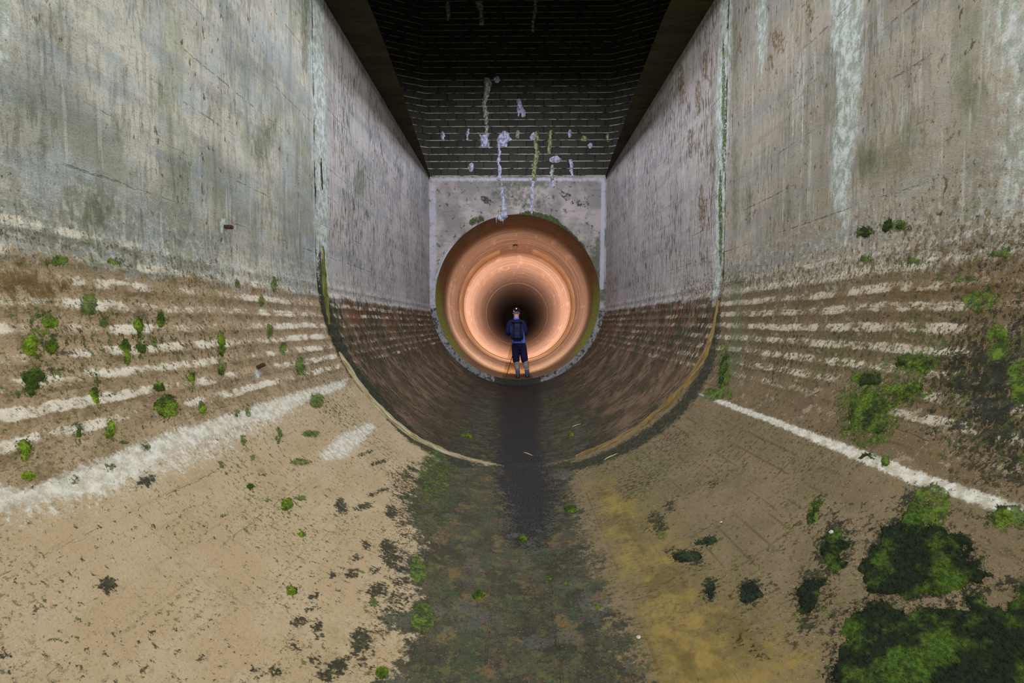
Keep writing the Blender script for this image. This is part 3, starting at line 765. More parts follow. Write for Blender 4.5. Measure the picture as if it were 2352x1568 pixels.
def ell_pts(surf, x, y, rx, ry, ang=0, n=20):
    ca, sa = math.cos(math.radians(ang)), math.sin(math.radians(ang)); out = []
    for i in range(n):
        t = 2*math.pi*i/n; ex, ey = rx*math.cos(t), ry*math.sin(t)
        out.append(surf.hit(x+ex*ca-ey*sa, y+ex*sa+ey*ca))
    return out
def line_pts(surf, pts, w):
    """closed outline of a tapering run: pixel points, half widths in metres"""
    P2 = [Vector(surf.hit(*p)) for p in pts]
    ws = w if hasattr(w, '__len__') else [w]*len(P2); L = []; Rr = []
    for i, p in enumerate(P2):
        d = (P2[min(i+1, len(P2)-1)]-P2[max(i-1, 0)]).normalized(); nrm = Vector((-d.y, d.x))
        L.append(tuple(p+nrm*ws[i])); Rr.append(tuple(p-nrm*ws[i]))
    return L+Rr[::-1]

def surf_patch(name, surf, poly, th, h, mat, en=.02, ns=14, edge=.03, seed=0.0, parent=None, tufts=0, tl=.012, fine=0.35, off=0.0):
    """a raised growth or crust following the surface: outline roughened by noise, thickness falling to its edge"""
    us = [p[0] for p in poly]; vv = [p[1] for p in poly]
    u0, u1, v0, v1 = min(us)-en*2, max(us)+en*2, min(vv)-en*2, max(vv)+en*2
    nu, nv = max(3, int((u1-u0)/h)+2), max(3, int((v1-v0)/h)+2)
    bm = bmesh.new(); uvl = bm.loops.layers.uv.new('UVMap'); idx = {}; sds = {}
    def sdf(u, v): return poly_sd(poly, u, v)+en*1.6*fbm(u, v, ns, seed)
    def height(u, v, sd):
        k = min(max(sd/edge, 0), 1); k = k*k*(3-2*k)
        return th*k*(1+fine*fbm(u, v, ns*2.2, seed+5))+off-(0.006 if sd < 0 else 0)
    for i in range(nu):
        for j in range(nv):
            u, v = u0+i*h, v0+j*h; sd = sdf(u, v)
            if sd > -h*1.2: sds[i, j] = (u, v, sd)
    def vert(i, j):
        if (i, j) not in idx:
            u, v, sd = sds[i, j]; idx[i, j] = (bm.verts.new(surf.P(u, v)+surf.N(u, v)*height(u, v, sd)), u, v)
        return idx[i, j]
    for i in range(nu-1):
        for j in range(nv-1):
            c = [(i, j), (i+1, j), (i+1, j+1), (i, j+1)]
            if all(q in sds for q in c) and max(sds[q][2] for q in c) > 0:
                vs_ = [vert(*q) for q in c]; f = bm.faces.new([q[0] for q in vs_]); f.smooth = True
                for l, q in zip(f.loops, vs_): l[uvl].uv = (q[1], q[2])
    rnd = random.Random(int(seed*100)+1); keys = [q for q in sds.values() if q[2] > 0]
    rim = [q for q in keys if q[2] < .012]
    for _ in range(int(tufts*len(keys))):
        u, v, sd = rnd.choice(keys); u += rnd.uniform(-h, h); v += rnd.uniform(-h, h)
        if rim and rnd.random() < .34:
            u, v, sd = rnd.choice(rim); q = rnd.random()**2*.045; a0 = rnd.uniform(0, 6.28); u += q*math.cos(a0); v += q*math.sin(a0); sd = .001
        p = surf.P(u, v); nr = surf.N(u, v); hh = height(u, v, sd)
        p = p+nr*(hh-.002)
        t1 = nr.orthogonal().normalized(); t2 = nr.cross(t1); a0 = rnd.uniform(0, 6.28)
        for k in range(3):
            a = a0+k*2.1+rnd.uniform(-.4, .4); dr = t1*math.cos(a)+t2*math.sin(a); sdv = t1*-math.sin(a)+t2*math.cos(a)
            ln = tl*rnd.uniform(.6, 1.2); w = ln*.30
            f = bm.faces.new([bm.verts.new(p-sdv*w), bm.verts.new(p+sdv*w), bm.verts.new(p+dr*ln*.75+nr*ln*.85)])
            for l in f.loops: l[uvl].uv = (u+rnd.uniform(-.01, .01), v+rnd.uniform(-.01, .01))
    bmesh.ops.recalc_face_normals(bm, faces=[f for f in bm.faces if len(f.verts) == 4])
    bm.normal_update()
    me = bpy.data.meshes.new(name)
    # set the origin on the patch
    org = sum((v.co for v in bm.verts), Vector())/max(1, len(bm.verts))
    for v in bm.verts: v.co -= org
    bm.to_mesh(me); bm.free()
    o = link(name, me, mat, parent); o.location = org; return o

def mat_moss(name, dark, light, lo=.40, hi=.62):
    t = NT(name); uv = t.uv()
    n1 = t.noise(uv, 7, 7, 4, .6); n2 = t.noise(uv, 60, 60, 4, .7)
    c = t.mix(t.step(n1, lo, hi), dark, light)
    c = t.mix(t.step(n2, .40, .62, .55, 0), c, tuple(x*.35 for x in dark[:3])+(1,))
    return t.finish(c, .95, t.bump(n2, .6, .01))
M_MOSS = mat_moss('bright_moss', C(58, 76, 17), C(118, 142, 30))
M_MOSS_D = mat_moss('dark_moss', C(26, 36, 15), C(70, 94, 24), .46, .64)
M_MOSS_B = mat_moss('blackish_moss', C(30, 36, 24), C(52, 66, 38), .44, .62)
M_MOSS_M = mat_moss('olive_moss', C(46, 60, 19), C(96, 116, 34))
def mat_lime(name, a, b):
    t = NT(name); uv = t.uv(); n1 = t.noise(uv, 16, 12, 6, .68)
    return t.finish(t.mix(t.step(n1, .38, .62), a, b), .6, t.bump(n1, .8, .02))
M_LIME = mat_lime('lime_crust', C(122, 122, 136), C(190, 188, 200))
M_LIME_G = mat_lime('greenish_lime', C(92, 100, 82), C(170, 176, 160))
M_LIME_Y = mat_lime('yellowish_lime', C(82, 82, 40), C(156, 154, 110))

# ---- moss
def moss(x, y, rx, ry, ang, label, mat=None, group='moss clumps on the left bank', poly=None, th=.007, tufts=1.0, h=None, tl=.008, en=.013, ns=17):
    pts = [Trough.hit(*p) for p in poly] if poly else ell_pts(Trough, x, y, rx, ry, ang)
    hh = h or .008
    o = surf_patch('moss_clump', Trough, pts, th, hh, mat or M_MOSS, en=en, ns=ns, edge=.025, seed=(x*.37+y*.11) % 50, tufts=tufts, tl=tl)
    return tag(o, label, 'moss', group)
for a in [
    (382, 933, 27, 25, 0, 'broad bright green moss clump just above the middle of the white lime band'),
    (78, 875, 21, 30, 10, 'large dark-edged moss clump low on the left bank beside the photo edge'),
    (222, 902, 11, 44, 0, 'tall narrow moss streak left of the dashed white board bands'),
    (181, 991, 14, 25, 0, 'upright oval moss clump standing just over the white lime band on the left'),
    (252, 993, 14, 26, 20, 'slanted moss clump touching the top of the white lime band on the left'),
    (56, 1033, 13, 24, 0, 'small upright moss clump above the left end of the white lime band'),
    (67, 790, 17, 24, 0, 'round moss clump near the left photo edge, lower left one of a pair'),
    (118, 790, 12, 22, 0, 'upright moss clump near the left photo edge, right one of a pair'),
    (118, 741, 17, 15, 0, 'moss clump with a bright centre, topmost of the cluster near the left edge'),
    (319, 750, 11, 26, -10, 'bright moss clump at the top left of the dashed white board bands'),
    (328, 803, 13, 15, -25, 'small moss clump among the dashed board bands under a brighter clump'),
    (292, 810, 9, 26, -8, 'narrow moss streak at the left ends of the dashed white bands'),
    (368, 730, 8, 22, 0, 'thin upright moss streak on the uppermost dashed white bands'),
    (508, 790, 8, 26, -5, 'thin long moss streak crossing the dashed bands above the lower rusty peg'),
    (508, 846, 8, 15, 0, 'small moss clump below a thin streak, left of the lower rusty peg'),
    (439, 872, 8, 24, -5, 'small upright moss clump on the lowest wide white board band'),
    (364, 889, 13, 12, 30, 'small moss clump over the lowest white board band, above the broad clump'),
    (464, 938, 9, 15, 0, 'small moss clump right of the broad clump, above the lime band'),
    (69, 1089, 13, 9, 0, 'yellow-green moss clump growing on the white lime band at its left end'),
    (335, 1027, 11, 13, 0, 'small bright moss clump in the middle of the white lime band'),
    (170, 1102, 10, 13, 0, 'small moss clump in the lower edge of the white lime band'),
    (658, 1158, 17, 16, 0, 'bright round moss cushion alone on the tan bed below the lime band'),
    (574, 1116, 11, 6, 0, 'tiny bright moss cushion above the larger round cushion on the tan bed'),
    (693, 1225, 8, 8, 0, 'tiny moss cushion on the tan bed below the larger round cushion'),
]:
    moss(*a)
moss(2120, 1280, 0, 0, 0, 'wide dome-shaped dark green moss mat on the right bed above the tan arc', M_MOSS_D, 'moss mats on the right bed',
     poly=[(1994, 1267), (2025, 1217), (2080, 1193), (2092, 1150), (2110, 1150), (2125, 1193), (2191, 1223), (2247, 1273), (2259, 1298), (2302, 1310), (2284, 1335), (2210, 1356), (2105, 1369), (2025, 1362), (1988, 1328)], th=.010, h=.009, en=.032, ns=12, tufts=1.3, tl=.008)
moss(2150, 1480, 0, 0, 0, 'huge dark moss mat filling the bottom right corner of the bed', M_MOSS_D, 'moss mats on the right bed',
     poly=[(1928, 1640), (1926, 1495), (1932, 1421), (1988, 1384), (2056, 1390), (2117, 1402), (2198, 1396), (2241, 1375), (2296, 1396), (2321, 1415), (2325, 1350), (2380, 1320), (2460, 1400), (2460, 1640)], th=.010, h=.010, en=.032, ns=12, tufts=1.3, tl=.008)
for a in [(1917, 1258, 36, 60, 25, 'oval dark moss mat left of the dome-shaped moss mat'),
          (1870, 1176, 9, 36, 30, 'thin slanted moss streak above the oval dark moss mat'),
          (1864, 1366, 34, 44, 20, 'ragged dark moss mat under the oval one, left of the corner mat'),
          (1630, 1353, 15, 30, 0, 'small upright dark moss mat in the ochre film'),
          (1580, 1279, 42, 13, -5, 'long flat dark moss mat where the tan bed meets the ochre film'),
          (1623, 1243, 26, 9, -10, 'small flat dark moss mat just above the long flat one'),
          (1722, 1358, 26, 26, 0, 'ragged dark moss mat between the ochre film and the corner mat')]:
    moss(a[0], a[1], a[2]*.82, a[3]*.86, a[4], a[5], M_MOSS_B if a[0] < 1860 else M_MOSS_D, 'moss mats on the right bed', en=.026, ns=14, tufts=1.2, th=.008)
for a in [(1994, 946, 44, 52, 20, 'ragged moss spread just above the white line on the right bank'),
          (2074, 896, 44, 20, 0, 'moss spread up the right bank from the ragged one above the line'),
          (1988, 872, 24, 16, 0, 'small moss spread at the left end of the right bank mossy belt'),
          (2105, 835, 38, 14, 0, 'uppermost moss spread of the mossy belt on the right bank'),
          (2008, 1052, 24, 9, 20, 'small moss tuft lying across the white line on the right'),
          (2325, 1186, 40, 20, 20, 'moss spread covering the right end of the white line'),
          (2055, 521, 22, 10, 0, 'moss tuft on the right wall beside the end of the pale streak'),
          (1990, 532, 16, 8, 0, 'small moss tuft on the right wall nearest the pale streak'),
          (1662, 850, 9, 38, 12, 'moss streak beside the joint filler on the right bank')]:
    moss(*a, M_MOSS_M, 'moss spreads on the right bank', en=.035, ns=14, th=.007, tufts=.9)
for a in [(1310, 1170, 14, 8, 0, 'bright moss cushion on the right edge of the black strip'),
          (1201, 1238, 12, 9, 0, 'small green moss cushion at the end of the black strip'),
          (878, 1546, 18, 15, 20, 'bright moss cushion at the bottom edge left of the wet bed'),
          (1100, 1366, 11, 9, 0, 'olive moss cushion in the middle of the grey wet bed'),
          (672, 1357, 11, 10, 0, 'dark green moss cushion above the black growth on the left bed'),
          (1312, 997, 7, 5, 0, 'tiny moss cushion beyond the joint, right of the black strip'),
          (1078, 1000, 8, 6, 0, 'tiny moss cushion beyond the joint, left of the black strip')]:
    moss(*a, None, 'moss cushions on the bed', th=.014, h=.006)

# ---- joint filler strips
def mat_filler(name, a, b, c):
    t = NT(name); uv = t.uv()
    n1 = t.noise(uv, 3.0, 110, 6, .7); n2 = t.noise(uv, 4, 26, 4)
    col = t.mix(t.step(n1, .38, .62), a, b); col = t.mix(t.step(n2, .5, .66, 0, .8), col, c)
    return t.finish(col, .8, t.bump(n1, .9, .02))
def ribbon(name, pts, ws, th, mat, label, seed=0.0, nc=9):
    P2 = [Trough.hit(*p) for p in pts]
    q = np.array(P2); L = np.concatenate([[0], np.cumsum(np.hypot(*np.diff(q, axis=0).T))])
    n = int(L[-1]/.02)+2; ll = np.linspace(0, L[-1], n)
    cs = np.interp(ll, L, q[:, 0]); cy = np.interp(ll, L, q[:, 1]); w = np.interp(ll, L, ws)
    k = np.ones(9)/9
    if n > 20: cy = np.convolve(np.pad(cy, 4, 'edge'), k, 'valid')
    co = []; uvs = []
    for i in range(n):
        wi = w[i]*(1+.25*fbm(ll[i], 0, 5, seed)); dy = .02*fbm(ll[i], 3, 4, seed)
        for j in range(nc):
            f = -1+2*j/(nc-1); y = cy[i]+dy+f*wi
            hgt = th*min(1, wi/.03)*max(0, 1-f*f)**.6*(1+.5*fbm(ll[i]*1.2, f*2.5, 5, seed+3))-(.008 if abs(f) > .99 else 0)
            p = Trough.P(cs[i], y)+Trough.N(cs[i], y)*hgt; co.append(p[:]); uvs.append((ll[i], f*wi))
    o = link(name, grid_mesh(name, np.array(co), np.array(uvs), n, nc), mat)
    return tag(o, label, 'joint filler')
M_F1 = mat_filler('cream_filler', C(196, 182, 150), C(146, 130, 96), C(150, 130, 60))
M_F2 = mat_filler('ochre_filler', C(150, 126, 86), C(112, 84, 42), C(140, 118, 30))
M_F3 = mat_filler('mossy_filler', C(140, 136, 62), C(84, 84, 30), C(60, 62, 26))
ribbon('joint_filler', [(779, 808), (800, 845), (825, 885), (860, 925), (900, 965), (950, 1005), (1010, 1035), (1080, 1056), (1140, 1067)],
       [.005, .030, .042, .046, .042, .036, .030, .022, .008], .035, M_F1, 'cream filler strip curling out of the joint on the left of the channel', 1)
ribbon('joint_filler', [(1650, 690), (1636, 770), (1622, 815), (1600, 850), (1560, 905), (1500, 960), (1440, 1000), (1380, 1030), (1322, 1048)],
       [.012, .020, .036, .056, .060, .052, .044, .034, .010], .04, M_F2, 'wide ochre and tan filler strip hanging out of the joint on the right', 2)
ribbon('joint_filler', [(741, 565), (741, 610), (744, 660), (750, 705), (758, 745)],
       [.010, .026, .034, .026, .010], .03, M_F3, 'yellow-green crust standing in the joint of the left wall', 3)
o = surf_patch('joint_hole', Trough, line_pts(Trough, [(735, 615), (735, 650), (741, 690), (752, 735)], [.01, .022, .022, .01]), .003, .008, M_DARK, en=.006, ns=20, seed=9)
tag(o, 'dark broken-out edge of the joint beside the yellow-green crust', 'joint gap')
o = surf_patch('joint_hole', Trough, line_pts(Trough, [(738, 340), (738, 380), (740, 420), (740, 455)], [.006, .02, .026, .012]), .003, .008, M_MOSS_B, en=.008, ns=20, seed=19)
tag(o, 'dark mossy crack high in the joint of the left wall', 'joint gap')

# ---- rusty pegs in the left wall
M_RUST = plain('rusty_iron', C(86, 56, 48), .85, .2, .4, 60, bump=.4)
def peg(px, py, label):
    s_, y_ = Trough.hit(px, py); p = Trough.P(s_, y_); n_ = Trough.N(s_, y_)
    bm = bmesh.new(); bmesh.ops.create_cube(bm, size=1)
    bmesh.ops.scale(bm, vec=(.034, .026, .07), verts=bm.verts)
    bmesh.ops.bevel(bm, geom=bm.edges[:], offset=.004, segments=2, affect='EDGES')
    for v in bm.verts: v.co += Vector((mnoise.noise(v.co*60+p), mnoise.noise(v.co*70), 0))*.003
    me = bpy.data.meshes.new('rusty_peg'); bm.to_mesh(me); bm.free()
    o = link('rusty_peg', me, M_RUST); o.location = p+n_*.018; o.rotation_euler = n_.to_track_quat('Z', 'Y').to_euler()
    tag(o, label, 'peg', 'rusty pegs in the left wall'); return o
peg(518, 521, 'rusty square peg in a pale lime patch on the upper left wall')
peg(593, 843, 'rusty square peg among the dashed white bands on the lower left bank')

# ---- lime deposits on the block wall and the end wall
def lime(surf, pts, label, mat=None, group='lime deposits on the block wall', th=.05, en=.02, ns=9, h=.02, seed=None):
    o = surf_patch('lime_deposit', surf, pts, th, h, mat or M_LIME, en=en, ns=ns, edge=.05, seed=seed if seed is not None else (pts[0][0]*3.1+pts[0][1]*1.7) % 40, fine=.6)
    return tag(o, label, 'lime deposit', group)
def blk_poly(*p): return [Block.hit(*q) for q in p]
E = lambda *a: ell_pts(Block, *a)
Ln = lambda p, w: line_pts(Block, p, w)
for pts, label, m in [
    (Ln([(1119, 178), (1121, 200), (1116, 222), (1112, 240), (1116, 262), (1117, 287)], [.06, .10, .06, .04, .06, .04]), 'long greenish lime run high on the left of the block wall', M_LIME_G),
    (E(1142, 183, 7, 8), 'small lime spot at the top right of the long greenish run', M_LIME),
    (blk_poly((1188, 226), (1196, 226), (1200, 245), (1206, 256), (1207, 266), (1200, 268), (1195, 260), (1190, 268), (1187, 250)), 'bright lilac-white lime lump alone high in the middle of the wall', M_LIME),
    (blk_poly((1098, 304), (1108, 310), (1124, 306), (1122, 322), (1125, 340), (1116, 336), (1105, 340), (1103, 322)), 'broad white lime crust left of the largest crust', M_LIME),
    (blk_poly((1140, 320), (1148, 306), (1156, 299), (1168, 305), (1178, 322), (1166, 326), (1164, 340), (1158, 336), (1150, 338), (1144, 330)), 'largest white lime crust in the middle of the block wall', M_LIME),
    (Ln([(1146, 332), (1146, 355), (1145, 378), (1148, 395), (1145, 411)], [.04, .03, .028, .055, .03]), 'lime run dropping from the largest crust to the end wall', M_LIME),
    (Ln([(1119, 288), (1118, 306)], [.05, .04]), 'short greenish lime run joining the long run to the broad crust', M_LIME_G),
    (E(1225, 313, 7, 9), 'rounded lime spot at the head of the yellowish run', M_LIME),
    (Ln([(1233, 300), (1230, 325), (1234, 350), (1228, 375), (1226, 411)], [.05, .06, .05, .07, .05]), 'long yellowish lime run right of the middle of the block wall', M_LIME_Y),
    (E(1276, 366, 14, 8), 'wide white lime crust low on the right of the block wall', M_LIME),
    (Ln([(1265, 300), (1264, 325), (1259, 352)], [.04, .05, .03]), 'yellowish lime trickle above the wide low crust', M_LIME_Y),
    (Ln([(1269, 378), (1268, 395), (1269, 412)], [.03, .04, .03]), 'greenish lime run below the wide low crust', M_LIME_G),
    (Ln([(1017, 302), (1016, 314), (1017, 322)], [.02, .05, .03]), 'leftmost lime mark on the block wall', M_LIME),
    (Ln([(1077, 295), (1073, 308), (1074, 320)], [.025, .04, .02]), 'thin lime mark between the leftmost one and the broad crust', M_LIME),
    (E(1082, 383, 6, 11), 'lime spot low on the left of the block wall just above the end wall', M_LIME),
    (Ln([(1310, 366), (1312, 378), (1315, 404)], [.04, .05, .02]), 'lime drip low on the block wall right of the wide crust', M_LIME),
    (E(1309, 306, 4, 9), 'small lime mark above the drip on the right of the wall', M_LIME),
    (E(1342, 318, 9, 6), 'speckled lime spot on the right of the block wall', M_LIME_Y),
    (E(1356, 335, 5, 7), 'small white lime spot below the speckled one on the right', M_LIME),
    (Ln([(1397, 306), (1396, 325)], [.04, .03]), 'lime mark in the right corner of the block wall', M_LIME_Y),
    (E(1189, 308, 5, 9), 'small lime spot right of the largest crust', M_LIME_G),
    (Ln([(1027, 2), (1029, 25), (1030, 48)], [.05, .07, .03]), 'dim lime run at the top of the wall, leftmost of the upper two', M_LIME_G),
    (Ln([(1100, 2), (1105, 30), (1106, 57)], [.10, .06, .06]), 'dim lime run at the top of the wall, right of another', M_LIME_G),
    (Ln([(1232, -12), (1228, 30), (1223, 72)], [.05, .05, .035]), 'thin straight grey streak at the top of the block wall', M_LIME_G),  # crust shape standing in for a lit streak of falling water
]:
    lime(Block, pts, label, m)
for pts, label, m in [
    (line_pts(EndWall, [(1152, 414), (1154, 445), (1158, 475), (1158, 496), (1148, 506)], [.025, .03, .045, .08, .05]), 'white lime run down the end wall to the tunnel arch, left of another', M_LIME),
    (line_pts(EndWall, [(1225, 413), (1223, 440), (1221, 465), (1222, 490)], [.045, .04, .035, .022]), 'white lime run down the end wall stopping short of the green arch moss', M_LIME),
    (line_pts(EndWall, [(1270, 412), (1272, 430)], [.04, .03]), 'short lime drip at the top of the end wall on the right', M_LIME)]:
    lime(EndWall, pts, label, m, 'lime runs on the end wall', th=.04)
def tube_mesh(name, pts, rs, seg=8, mat=None, parent=None):
    bm = bmesh.new(); rings = []
    for i, p in enumerate(pts):
        p = Vector(p); d = (Vector(pts[min(i+1, len(pts)-1)])-Vector(pts[max(i-1, 0)])).normalized()
        a = d.orthogonal().normalized() if abs(d.z) > .95 else d.cross(Vector((0, 0, 1))).normalized(); b = d.cross(a)
        rings.append([bm.verts.new(p+(a*math.cos(2*math.pi*k/seg)+b*math.sin(2*math.pi*k/seg))*rs[i]) for k in range(seg)])
    for r0, r1 in zip(rings, rings[1:]):
        for k in range(seg): bm.faces.new((r0[k], r0[(k+1) % seg], r1[(k+1) % seg], r1[k])).smooth = True
    bm.faces.new(rings[0][::-1]); bm.faces.new(rings[-1])
    bmesh.ops.recalc_face_normals(bm, faces=bm.faces)
    me = bpy.data.meshes.new(name); bm.to_mesh(me); bm.free(); return link(name, me, mat, parent)
for px, l, lab in [(1140, .15, 'thin lime straw on the arch edge, leftmost of three'), (1147, .08, 'shortest thin lime straw on the arch edge'), (1155, .20, 'longest thin lime straw hanging from the arch edge')]:
    x, z = EndWall.hit(px, 508); z = R+math.sqrt(RT*RT-x*x)
    tag(tube_mesh('lime_straw', [(x, D-.008, z+.02), (x, D-.012, z-l*.5), (x+.003, D-.012, z-l)], [.010, .007, .004], 6, M_LIME), lab, 'lime straw', 'lime straws on the tunnel arch')

# ---- small litter on the bed
M_STRAW = plain('dry_straw', C(190, 176, 128), .8, 0, .2, 40)
M_SHELL = plain('white_shell', C(176, 172, 164), .6, 0, .2, 80)
def twig(a, b, label, r=.006):
    s0, s1 = Trough.hit(*a), Trough.hit(*b); pts = []
    for i in range(6):
        f = i/5; u, v = s0[0]+(s1[0]-s0[0])*f, s0[1]+(s1[1]-s0[1])*f+.012*math.sin(f*5)
        pts.append(Trough.P(u, v)+Trough.N(u, v)*(r*.9))
    tag(tube_mesh('twig', pts, [r*.6, r, r, r, r*.8, r*.4], 6, M_STRAW), label, 'twig', 'dry twigs on the bed')
twig((1203, 1040), (1223, 1046), 'short pale twig lying on the black strip')
twig((1389, 1057), (1418, 1041), 'thin pale twig lying below the ochre joint filler')
twig((1315, 981), (1334, 973), 'pale crooked twig beyond the joint on the right')
def shell(px, py, r, label):
    u, v = Trough.hit(px, py); p = Trough.P(u, v)+Trough.N(u, v)*r*.45
    bm = bmesh.new(); n = 40; prev = None
    for i in range(n):                     # a coiled snail-shell tube
        t = i/(n-1); a = t*2.4*2*math.pi; rad = r*(.08+.62*t); tr = r*(.06+.34*t)
        c = Vector((math.cos(a)*rad, math.sin(a)*rad, r*.5*(1-t))); ring = []
        rd = Vector((math.cos(a), math.sin(a), 0))
        for k in range(8):
            q = 2*math.pi*k/8; ring.append(bm.verts.new(c+rd*math.cos(q)*tr+Vector((0, 0, 1))*math.sin(q)*tr))
        if prev:
            for k in range(8): bm.faces.new((prev[k], prev[(k+1) % 8], ring[(k+1) % 8], ring[k])).smooth = True
        prev = ring
    bmesh.ops.recalc_face_normals(bm, faces=bm.faces)
    me = bpy.data.meshes.new('snail_shell'); bm.to_mesh(me); bm.free()
    o = link('snail_shell', me, M_SHELL); o.location = p; o.rotation_euler = Trough.N(u, v).to_track_quat('Z', 'Y').to_euler()
    tag(o, label, 'shell', 'snail shells on the bed')
shell(1467, 1466, .012, 'small white snail shell on the edge of the ochre film')
shell(1657, 1200, .008, 'tiny white shell in the board marks of the right bed')
shell(1911, 1224, .012, 'white shell lying on the oval moss mat')
shell(334, 1083, .010, 'tiny white shell on the left bed below the lime band')

# ================================================================== the person in the tunnel mouth
def blend_mat(name, stops):
    return plain(name, stops)
def skin(name, comps, mat, parent=None, sub=2, k=1.25):
    """comps: list of (verts [(x,y,z,rx,ry)], edges, root)"""
    me = bpy.data.meshes.new(name); vv = []; ee = []; roots = []
    for vs_, es_, r in comps:
        b = len(vv); vv += vs_; ee += [(a+b, c+b) for a, c in es_]; roots.append(b+r)
    me.from_pydata([v[:3] for v in vv], ee, []); me.update()
    o = link(name, me, mat, parent)
    sk = o.modifiers.new('skin', 'SKIN'); sk.use_smooth_shade = True; sk.branch_smoothing = .6
    lay = me.skin_vertices[0] if me.skin_vertices else None
    if lay is None:
        me.skin_vertices.new() if hasattr(me.skin_vertices, 'new') else None
        lay = me.skin_vertices[0]
    for i, v in enumerate(vv):
        lay.data[i].radius = (v[3]*k, (v[4] if len(v) > 4 else v[3])*k); lay.data[i].use_root = i in roots
    m = o.modifiers.new('sub', 'SUBSURF'); m.levels = sub; m.render_levels = sub
    return o
def chain(vs_): return (vs_, [(i, i+1) for i in range(len(vs_)-1)], 0)

M_SKIN = plain('skin', C(206, 160, 148), .6, 0, .10, 30)
M_NAVY = plain('navy_cloth', C(26, 28, 66), .85, 0, .25, 40, bump=.3)
M_BLUE = plain('royal_blue_cloth', C(100, 120, 212), .8, 0, .18, 30, bump=.3)
M_DNAVY = plain('dark_navy_nylon', C(20, 22, 52), .6, 0, .4, 26, bump=.6)
M_SHORT = plain('navy_trousers', C(25, 26, 56), .9, 0, .2, 36, bump=.3)
M_GAIT = plain('grey_gaiters', C(150, 138, 132), .6, 0, .35, 22, bump=.3)
M_BOOT = plain('blue_grey_boots', C(82, 92, 112), .45, 0, .35, 40, bump=.3)
M_BLACK = plain('black_plastic', C(20, 20, 22), .4, 0, .2, 40)
M_HAIR = plain('grey_hair', C(120, 110, 108), .8, 0, .3, 60)
M_LED = plain('lamp_glow', (1, 1, 1, 1), .3, emit=2.5)
M_WARM = plain('torch_glow', (1, .86, .68, 1), .3, emit=6.0)
M_EYE = plain('eye_white', C(220, 215, 210), .2, 0, .02)
M_LIP = plain('lip', C(160, 90, 85), .5, 0, .1)
PZ = R-math.sqrt(RT*RT-.016**2); PO = Vector((0, 11.75, PZ))
person = empty('person', PO)
tag(person, 'person seen from behind in blue and navy with a dark rucksack in the tunnel mouth', 'person')

V = []; Ed = []
def av(x, y, z, rx, ry=None, p=None):
    V.append((x, y, z, rx, ry if ry else rx)); i = len(V)-1
    if p is not None: Ed.append((p, i))
    return i
pel = av(.035, 0, .95, .135, .10)
sp1 = av(.01, .01, 1.10, .13, .095, pel); sp2 = av(-.02, .02, 1.30, .15, .105, sp1); nb = av(-.03, .03, 1.47, .085, .075, sp2)
nk = av(-.03, .04, 1.55, .058, .058, nb); h1 = av(-.03, .055, 1.62, .066, .080, nk); h2 = av(-.03, .065, 1.70, .074, .092, h1); h3 = av(-.03, .055, 1.765, .055, .07, h2)
shL = av(-.185, .02, 1.42, .058, None, nb); elL = av(-.262, .0, 1.16, .042, None, shL); wrL = av(-.175, .22, 1.12, .029, None, elL); paL = av(-.150, .275, 1.12, .030, .020, wrL); pbL = av(-.138, .325, 1.125, .032, .018, paL)
shR = av(.135, .02, 1.42, .058, None, nb); elR = av(.222, .0, 1.16, .042, None, shR); wrR = av(.13, .22, 1.10, .029, None, elR); paR = av(.095, .270, 1.10, .030, .020, wrR); pbR = av(.075, .315, 1.105, .032, .018, paR)
hiL = av(-.055, 0, .85, .095, .095, pel); knL = av(-.035, .02, .50, .058, None, hiL); caL = av(-.018, -.012, .36, .052, None, knL); anL = av(.010, -.015, .10, .036, None, caL); ftL = av(.0, .06, .045, .038, .03, anL); toL = av(-.008, .15, .032, .034, .024, ftL)
hiR = av(.125, 0, .85, .095, .095, pel); knR = av(.185, .02, .50, .058, None, hiR); caR = av(.215, -.012, .37, .052, None, knR); anR = av(.250, -.015, .115, .036, None, caR); ftR = av(.262, .06, .06, .038, .03, anR); toR = av(.275, .15, .047, .034, .024, ftR)
comps = [(V, Ed, pel)]
def fingers(base, dirv, side, up):
    """four fingers and a thumb curled round a vertical shaft"""
    out = []; b = Vector(base); d = Vector(dirv).normalized(); s_ = Vector(side).normalized(); u = Vector(up)
    for k, ln in enumerate((.070, .078, .072, .058)):
        p0 = b+u*(.030-.020*k); p1 = p0+d*ln*.45; p2 = p1+(d*.5+s_*.85).normalized()*ln*.33; p3 = p2+(s_*.7-d*.7).normalized()*ln*.28
        out.append(chain([(*(p0-d*.03), .009), (*p0, .0095), (*p1, .009), (*p2, .0085), (*p3, .007)]))
    t0 = b-d*.045+s_*.012+u*.02; t1 = t0+(s_*.8+u*.5+d*.2).normalized()*.035; t2 = t1+(d*.8+s_*.4).normalized()*.030
    out.append(chain([(*t0, .011), (*t1, .011), (*t2, .009)]))
    return out
comps += fingers((-.134, .335, 1.125), (.2, 1, .05), (1, -.15, 0), (0, 0, 1))
comps += fingers((.070, .325, 1.105), (-.2, 1, .05), (-1, -.15, 0), (0, 0, 1))
comps += [chain([(-.03, .14, 1.675, .012), (-.03, .166, 1.655, .014), (-.03, .160, 1.640, .010)])]          # nose
comps += [chain([(-.103, .055, 1.69, .010), (-.112, .045, 1.675, .014, .02), (-.104, .055, 1.65, .009)]),
          chain([(.043, .055, 1.69, .010), (.052, .045, 1.675, .014, .02), (.044, .055, 1.65, .009)])]       # ears
body = skin('body', comps, M_SKIN, person, 2, 1.12)

